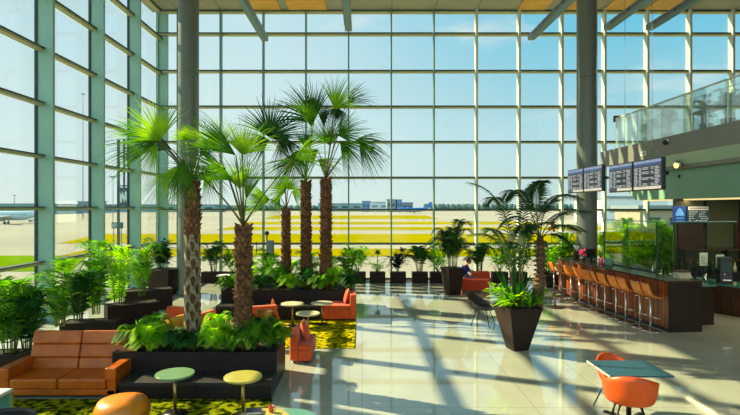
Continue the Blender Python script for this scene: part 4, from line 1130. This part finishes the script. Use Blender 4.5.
# far buildings
def far_block(name, label, px0, px1, pyt, Y, dpt, m, feats=None):
    x0 = (px0-CX)*Y/F; x1 = (px1-CX)*Y/F; zt = H+(208-pyt)*Y/F
    t = thing(name, label, 'building', ((x0+x1)/2, Y, ZG)); w = (x1-x0)/2
    MB().box(-w, w, 0, dpt, 0, zt-ZG).build('walls', m, t); MB().box(-w-.4, w+.4, -.4, dpt+.4, zt-ZG, zt-ZG+.5).build('roof', 'far_grey', t)
    k = max(2, int((x1-x0)/9)); g = MB()
    for i in range(k): g.box(-w+(x1-x0)*(i+.2)/k, -w+(x1-x0)*(i+.8)/k, -.15, 0, (zt-ZG)*.45, (zt-ZG)*.7)
    g.build('windows', 'far_dark' if m != 'far_white' else 'far_teal', t)
far_block('hangar', 'long teal hangar beyond the left window at left edge', -60, 38, 205, 250, 40, 'far_teal')
far_block('terminal_building', 'low teal terminal building seen through the second left window bay', 40, 97, 206, 330, 30, 'far_teal')
far_block('terminal_building', 'raised glassy terminal block with dark top, third left bay', 78, 100, 202.5, 320, 8, 'far_grey')
far_block('terminal_building', 'low pale terminal building beyond the left corner of window', 100, 215, 208.5-3, 380, 30, 'far_teal')
far_block('warehouse', 'low teal warehouse left of blue tower block', 318, 362, 204.3, 430, 30, 'far_teal')
far_block('tower_block', 'small blue block on the horizon left of the white hangar', 362, 370, 202, 398, 20, 'far_blue')
far_block('hangar', 'white hangar on the horizon', 370, 389, 203, 425, 30, 'far_white')
far_block('tower_block', 'grey framed block on the horizon right of white hangar', 387, 395.5, 200.3, 398, 20, 'far_grey')
far_block('tower_block', 'dark blue block behind the blue aircraft on the horizon', 397, 402, 200.5, 398, 20, 'far_blue')
far_block('warehouse', 'low grey building behind the tail of blue aircraft', 402, 413, 203.4, 430, 20, 'far_grey')
far_block('terminal_building', 'beige airport building with dark window band behind the bar', 603, 668, 199, 110, 15, 'far_white')
far_block('terminal_building', 'low beige building at right behind the shop', 640, 690, 210.2, 60, 6, 'concrete')
rnd.seed(31)
for (px0, px1, top, Yd, lab) in ((425, 620, 203.8, 620, 'hazy line of trees on the horizon right of the blue aircraft'), (195, 345, 205.3, 640, 'hazy line of trees on the horizon behind the far palms'), (-80, 200, 205.5, 660, 'hazy tree line on the horizon beyond the left windows')):
    m = MB(); px = px0
    while px < px1:
        r = rnd.uniform(1.6, 3.0)*Yd/F; tz = (208-top)*Yd/F+H
        m.ball(((px-CX)*Yd/F, Yd+rnd.uniform(0, 20), (tz+ZG)/2-rnd.uniform(0, 1.0)), r, sz=(tz-ZG)/2/r, nu=9, nv=6); px += 1.3
    tag(m.build('tree_line', 'far_trees'), lab, 'trees', None, 'stuff')
# aircraft
def aircraft(label, loc, rz, s, body, tail):
    t = thing('airliner', label, 'aircraft', loc, rz); t.scale = (s, s, s)
    prof = [(0.05, -16), (.9, -15), (1.6, -13.3), (1.9, -11), (1.9, 7), (1.5, 11), (.8, 15), (.15, 17)]
    m = MB(); m.tube([(z, 0, 3.4+(max(0, z-7)*.13)) for r, z in prof], [r for r, z in prof], 20); m.build('fuselage', body, t)
    for sg in (-1, 1):
        MB().prism([(-3, sg*1.5, 2.6), (3, sg*1.5, 2.6), (8, sg*15, 3.6), (6, sg*15, 3.6)][::sg], [(-3, sg*1.5, 3.0), (3, sg*1.5, 3.0), (8, sg*15, 3.7), (6, sg*15, 3.7)][::sg]).build('wing', 'far_white', t)
        MB().tube([(-4.5, sg*5, 1.8), (-1.5, sg*5, 1.8)], [1.0, .8], 14).build('engine', 'far_grey', t)
        MB().prism([(12.5, sg*.5, 4.4), (15.5, sg*.5, 4.4), (17, sg*5.5, 4.8), (16, sg*5.5, 4.8)][::sg], [(12.5, sg*.5, 4.55), (15.5, sg*.5, 4.55), (17, sg*5.5, 4.9), (16, sg*5.5, 4.9)][::sg]).build('tailplane', 'far_white', t)
        MB().lathe([(.5, -.25), (.5, .25)], 14).build('wheel', 'far_dark', t, loc=(1, sg*2.2, .5)).rotation_euler = (R(90), 0, 0)
        MB().box(.85, 1.15, sg*2.2-.12, sg*2.2+.12, .5, 2).build('landing_gear', 'far_grey', t)
    MB().prism([(11, -.15, 4.8), (15.5, -.15, 5.2), (18, -.15, 10.5), (15.5, -.15, 10.5)], [(11, .15, 4.8), (15.5, .15, 5.2), (18, .15, 10.5), (15.5, .15, 10.5)]).build('tail_fin', tail, t)
    MB().box(-12.8, -12.5, -.12, .12, 0, 2).build('nose_gear', 'far_dark', t)
    m = MB()
    for k in range(22): m.box(-11+k*.9, -10.65+k*.9, -1.93, -1.8, 3.6, 4.0)
    m.build('windows', 'far_dark', t)
p = gq(11, 224.5)
aircraft('grey-white aircraft parked outside the left window', (p[0]-1.5, p[1], ZG), R(18), .50, 'plane_white', 'plane_white')
p = gq(33, 222.8)
aircraft('small white aircraft behind the larger one outside left window', (p[0], p[1], ZG), R(150), .22, 'plane_white', 'far_teal')
Yp = 300
aircraft('blue aircraft with upright tail fin on the distant taxiway', ((413-CX)*Yp/F, Yp, ZG+.0), 0, .62, 'plane_blue', 'plane_blue')
# sign pylon
Yp = 45; x = (123.5-CX)*Yp/F
t = thing('sign_pylon', 'tall dark sign pylon with lattice top and white letter N outside', 'sign', (x, Yp, ZG)); top = H+(208-140)*Yp/F-ZG; zN0 = H+(208-207)*Yp/F-ZG; zN1 = H+(208-188)*Yp/F-ZG; w = 6.5*Yp/F
MB().box(-w, w, 0, .4, zN0, zN1).build('letter_panel', 'pylon_dark', t)
m = MB(); a = w*.5; z0 = zN0+.35; z1 = zN1-.35
m.box(-a, -a+.16, -.04, 0, z0, z1); m.box(a-.16, a, -.04, 0, z0, z1)
m.prism([(-a, 0, z1), (-a+.2, 0, z1), (a, 0, z0), (a-.2, 0, z0)], [(-a, -.04, z1), (-a+.2, -.04, z1), (a, -.04, z0), (a-.2, -.04, z0)]); m.build('letter', 'far_white', t)
m = MB()
for sx in (-w, w-.12): m.box(sx, sx+.12, 0, .3, 0, top)
z = zN1+.1
while z < top-.1: m.box(-w, w, .05, .2, z, z+.1); z += 1.25
m.box(-.06, .06, .05, .2, zN1, top); m.build('lattice', 'pylon_dark', t)
Yp = 40; t = thing('ground_sign', 'small teal taxiway sign below the N pylon', 'sign', ((117-CX)*Yp/F, Yp, ZG)); zz = H+(208-226)*Yp/F-ZG
MB().box(-.42, .42, 0, .15, zz-.22, zz+.25).build('panel', 'pylon_dark', t); MB().box(-.36, -.02, -.02, 0, zz-.15, zz+.18).build('face', 'far_teal', t)
for sx in (-.3, .3): MB().box(sx-.03, sx+.03, .05, .1, 0, zz-.2).build('post', 'far_grey', t)
for px, Yp, hh, lb in ((14.5, 200, 6, 'thin light mast beyond the hangar at left'), (83, 150, 40, 'tall thin light mast seen in second left bay'), (113, 90, 12, 'thin street light mast beside the N pylon')):
    t = thing('light_mast', lb, 'mast', ((px-CX)*Yp/F, Yp, ZG)); zt = {14.5: 196, 83: 95, 113: 178}[px]; hz = H+(208-zt)*Yp/F-ZG
    MB().tube([(0, 0, 0), (0, 0, hz)], [.14*Yp/150, .07*Yp/150], 8).build('pole', 'far_grey', t); MB().box(-.5, .5, -.2, .2, hz, hz+.25).build('lamp', 'far_grey', t)

# ================================================================== LIGHT
sun_d = bpy.data.lights.new('sun', 'SUN'); sun = bpy.data.objects.new('sun', sun_d); COL.objects.link(sun)
el, azs = R(34), R(157.5)     # direction towards the sun: left and slightly ahead
sd = Vector((math.cos(azs)*math.cos(el), math.sin(azs)*math.cos(el), math.sin(el)))
sun.rotation_euler = (-sd).to_track_quat('-Z', 'Y').to_euler()
sun_d.energy = 13; sun_d.angle = R(.6); sun_d.color = (1.0, .80, .47)
w = bpy.data.worlds.new('world'); scene.world = w; w.use_nodes = True
N = w.node_tree.nodes; L = w.node_tree.links; bg = N['Background']
tc = N.new('ShaderNodeTexCoord'); sep = N.new('ShaderNodeSeparateXYZ'); L.new(tc.outputs['Generated'], sep.inputs[0])
def ramp(src, stops):
    r = N.new('ShaderNodeValToRGB'); L.new(src, r.inputs['Fac'])
    while len(r.color_ramp.elements) < len(stops): r.color_ramp.elements.new(.5)
    for e, (p_, c_) in zip(r.color_ramp.elements, stops): e.position = p_; e.color = (*c_, 1)
    return r
def mix(f, a, b, mode='MIX'):
    m = N.new('ShaderNodeMix'); m.data_type = 'RGBA'; m.blend_type = mode
    if isinstance(f, float): m.inputs['Factor'].default_value = f
    else: L.new(f, m.inputs['Factor'])
    for k, v in ((6, a), (7, b)):
        if isinstance(v, tuple): m.inputs[k].default_value = (*v, 1)
        else: L.new(v, m.inputs[k])
    return m.outputs[2]
zr = N.new('ShaderNodeMath'); zr.operation = 'MULTIPLY_ADD'; zr.inputs[1].default_value = 1; zr.inputs[2].default_value = 0.0; L.new(sep.outputs['Z'], zr.inputs[0])
left = ramp(zr.outputs[0], [(0, srgb((236, 244, 238))), (.12, srgb((230, 244, 244))), (.4, srgb((206, 234, 244))), (1, srgb((150, 200, 230)))])
right = ramp(zr.outputs[0], [(0, srgb((216, 232, 226))), (.10, srgb((196, 228, 232))), (.3, srgb((124, 206, 234))), (.5, srgb((100, 192, 230))), (1, srgb((90, 160, 210)))])
xm = N.new('ShaderNodeMapRange'); xm.interpolation_type = 'SMOOTHSTEP'; xm.inputs['From Min'].default_value = -.25; xm.inputs['From Max'].default_value = .45; L.new(sep.outputs['X'], xm.inputs['Value'])
sky = mix(xm.outputs['Result'], left.outputs['Color'], right.outputs['Color'])
mp = N.new('ShaderNodeMapping'); mp.inputs['Scale'].default_value = (1.2, 1.2, 3.4); mp.inputs['Location'].default_value = (.4, 0, .2); L.new(tc.outputs['Generated'], mp.inputs[0])
cn = N.new('ShaderNodeTexNoise'); cn.inputs['Scale'].default_value = 2.2; cn.inputs['Detail'].default_value = 7; cn.inputs['Roughness'].default_value = .55; L.new(mp.outputs[0], cn.inputs['Vector'])
cl = N.new('ShaderNodeMapRange'); cl.inputs['From Min'].default_value = .60; cl.inputs['From Max'].default_value = .74; L.new(cn.outputs['Fac'], cl.inputs['Value'])
sky = mix(cl.outputs['Result'], sky, srgb((240, 243, 240)))
# aureole round the sun
vd = N.new('ShaderNodeVectorMath'); vd.operation = 'DOT_PRODUCT'; L.new(tc.outputs['Generated'], vd.inputs[0]); vd.inputs[1].default_value = sd
au = N.new('ShaderNodeMapRange'); au.inputs['From Min'].default_value = .45; au.inputs['From Max'].default_value = 1.0; au.inputs['To Max'].default_value = .0; L.new(vd.outputs['Value'], au.inputs['Value'])
pw = N.new('ShaderNodeMath'); pw.operation = 'ADD'; pw.inputs[1].default_value = 1.0; L.new(au.outputs['Result'], pw.inputs[0])
bk = N.new('ShaderNodeMapRange'); bk.interpolation_type = 'SMOOTHSTEP'; bk.inputs['From Min'].default_value = .1; bk.inputs['From Max'].default_value = -.6  # sky behind the camera brightened as added fill for surfaces facing it
bk.inputs['To Min'].default_value = 0; bk.inputs['To Max'].default_value = .75; L.new(sep.outputs['Y'], bk.inputs['Value'])
ad = N.new('ShaderNodeMath'); ad.operation = 'ADD'; L.new(pw.outputs[0], ad.inputs[0]); L.new(bk.outputs['Result'], ad.inputs[1])
L.new(sky, bg.inputs['Color']); L.new(ad.outputs[0], bg.inputs['Strength'])
# lamps of the hall
def area(name, loc, sx, sy, e, col=(1, .9, .75)):
    d = bpy.data.lights.new(name, 'AREA'); d.shape = 'RECTANGLE'; d.size = sx; d.size_y = sy; d.energy = e; d.color = col
    o = bpy.data.objects.new(name, d); COL.objects.link(o); o.location = loc; return o
area('shop_strip_lamp', (10.62, 13, 3.22), .15, 9, 60, (1, .75, .45))
for y in (12.5, 15): area('shop_lamp', (11.6, y, 3.25), .8, .8, 25, (1, .8, .55))
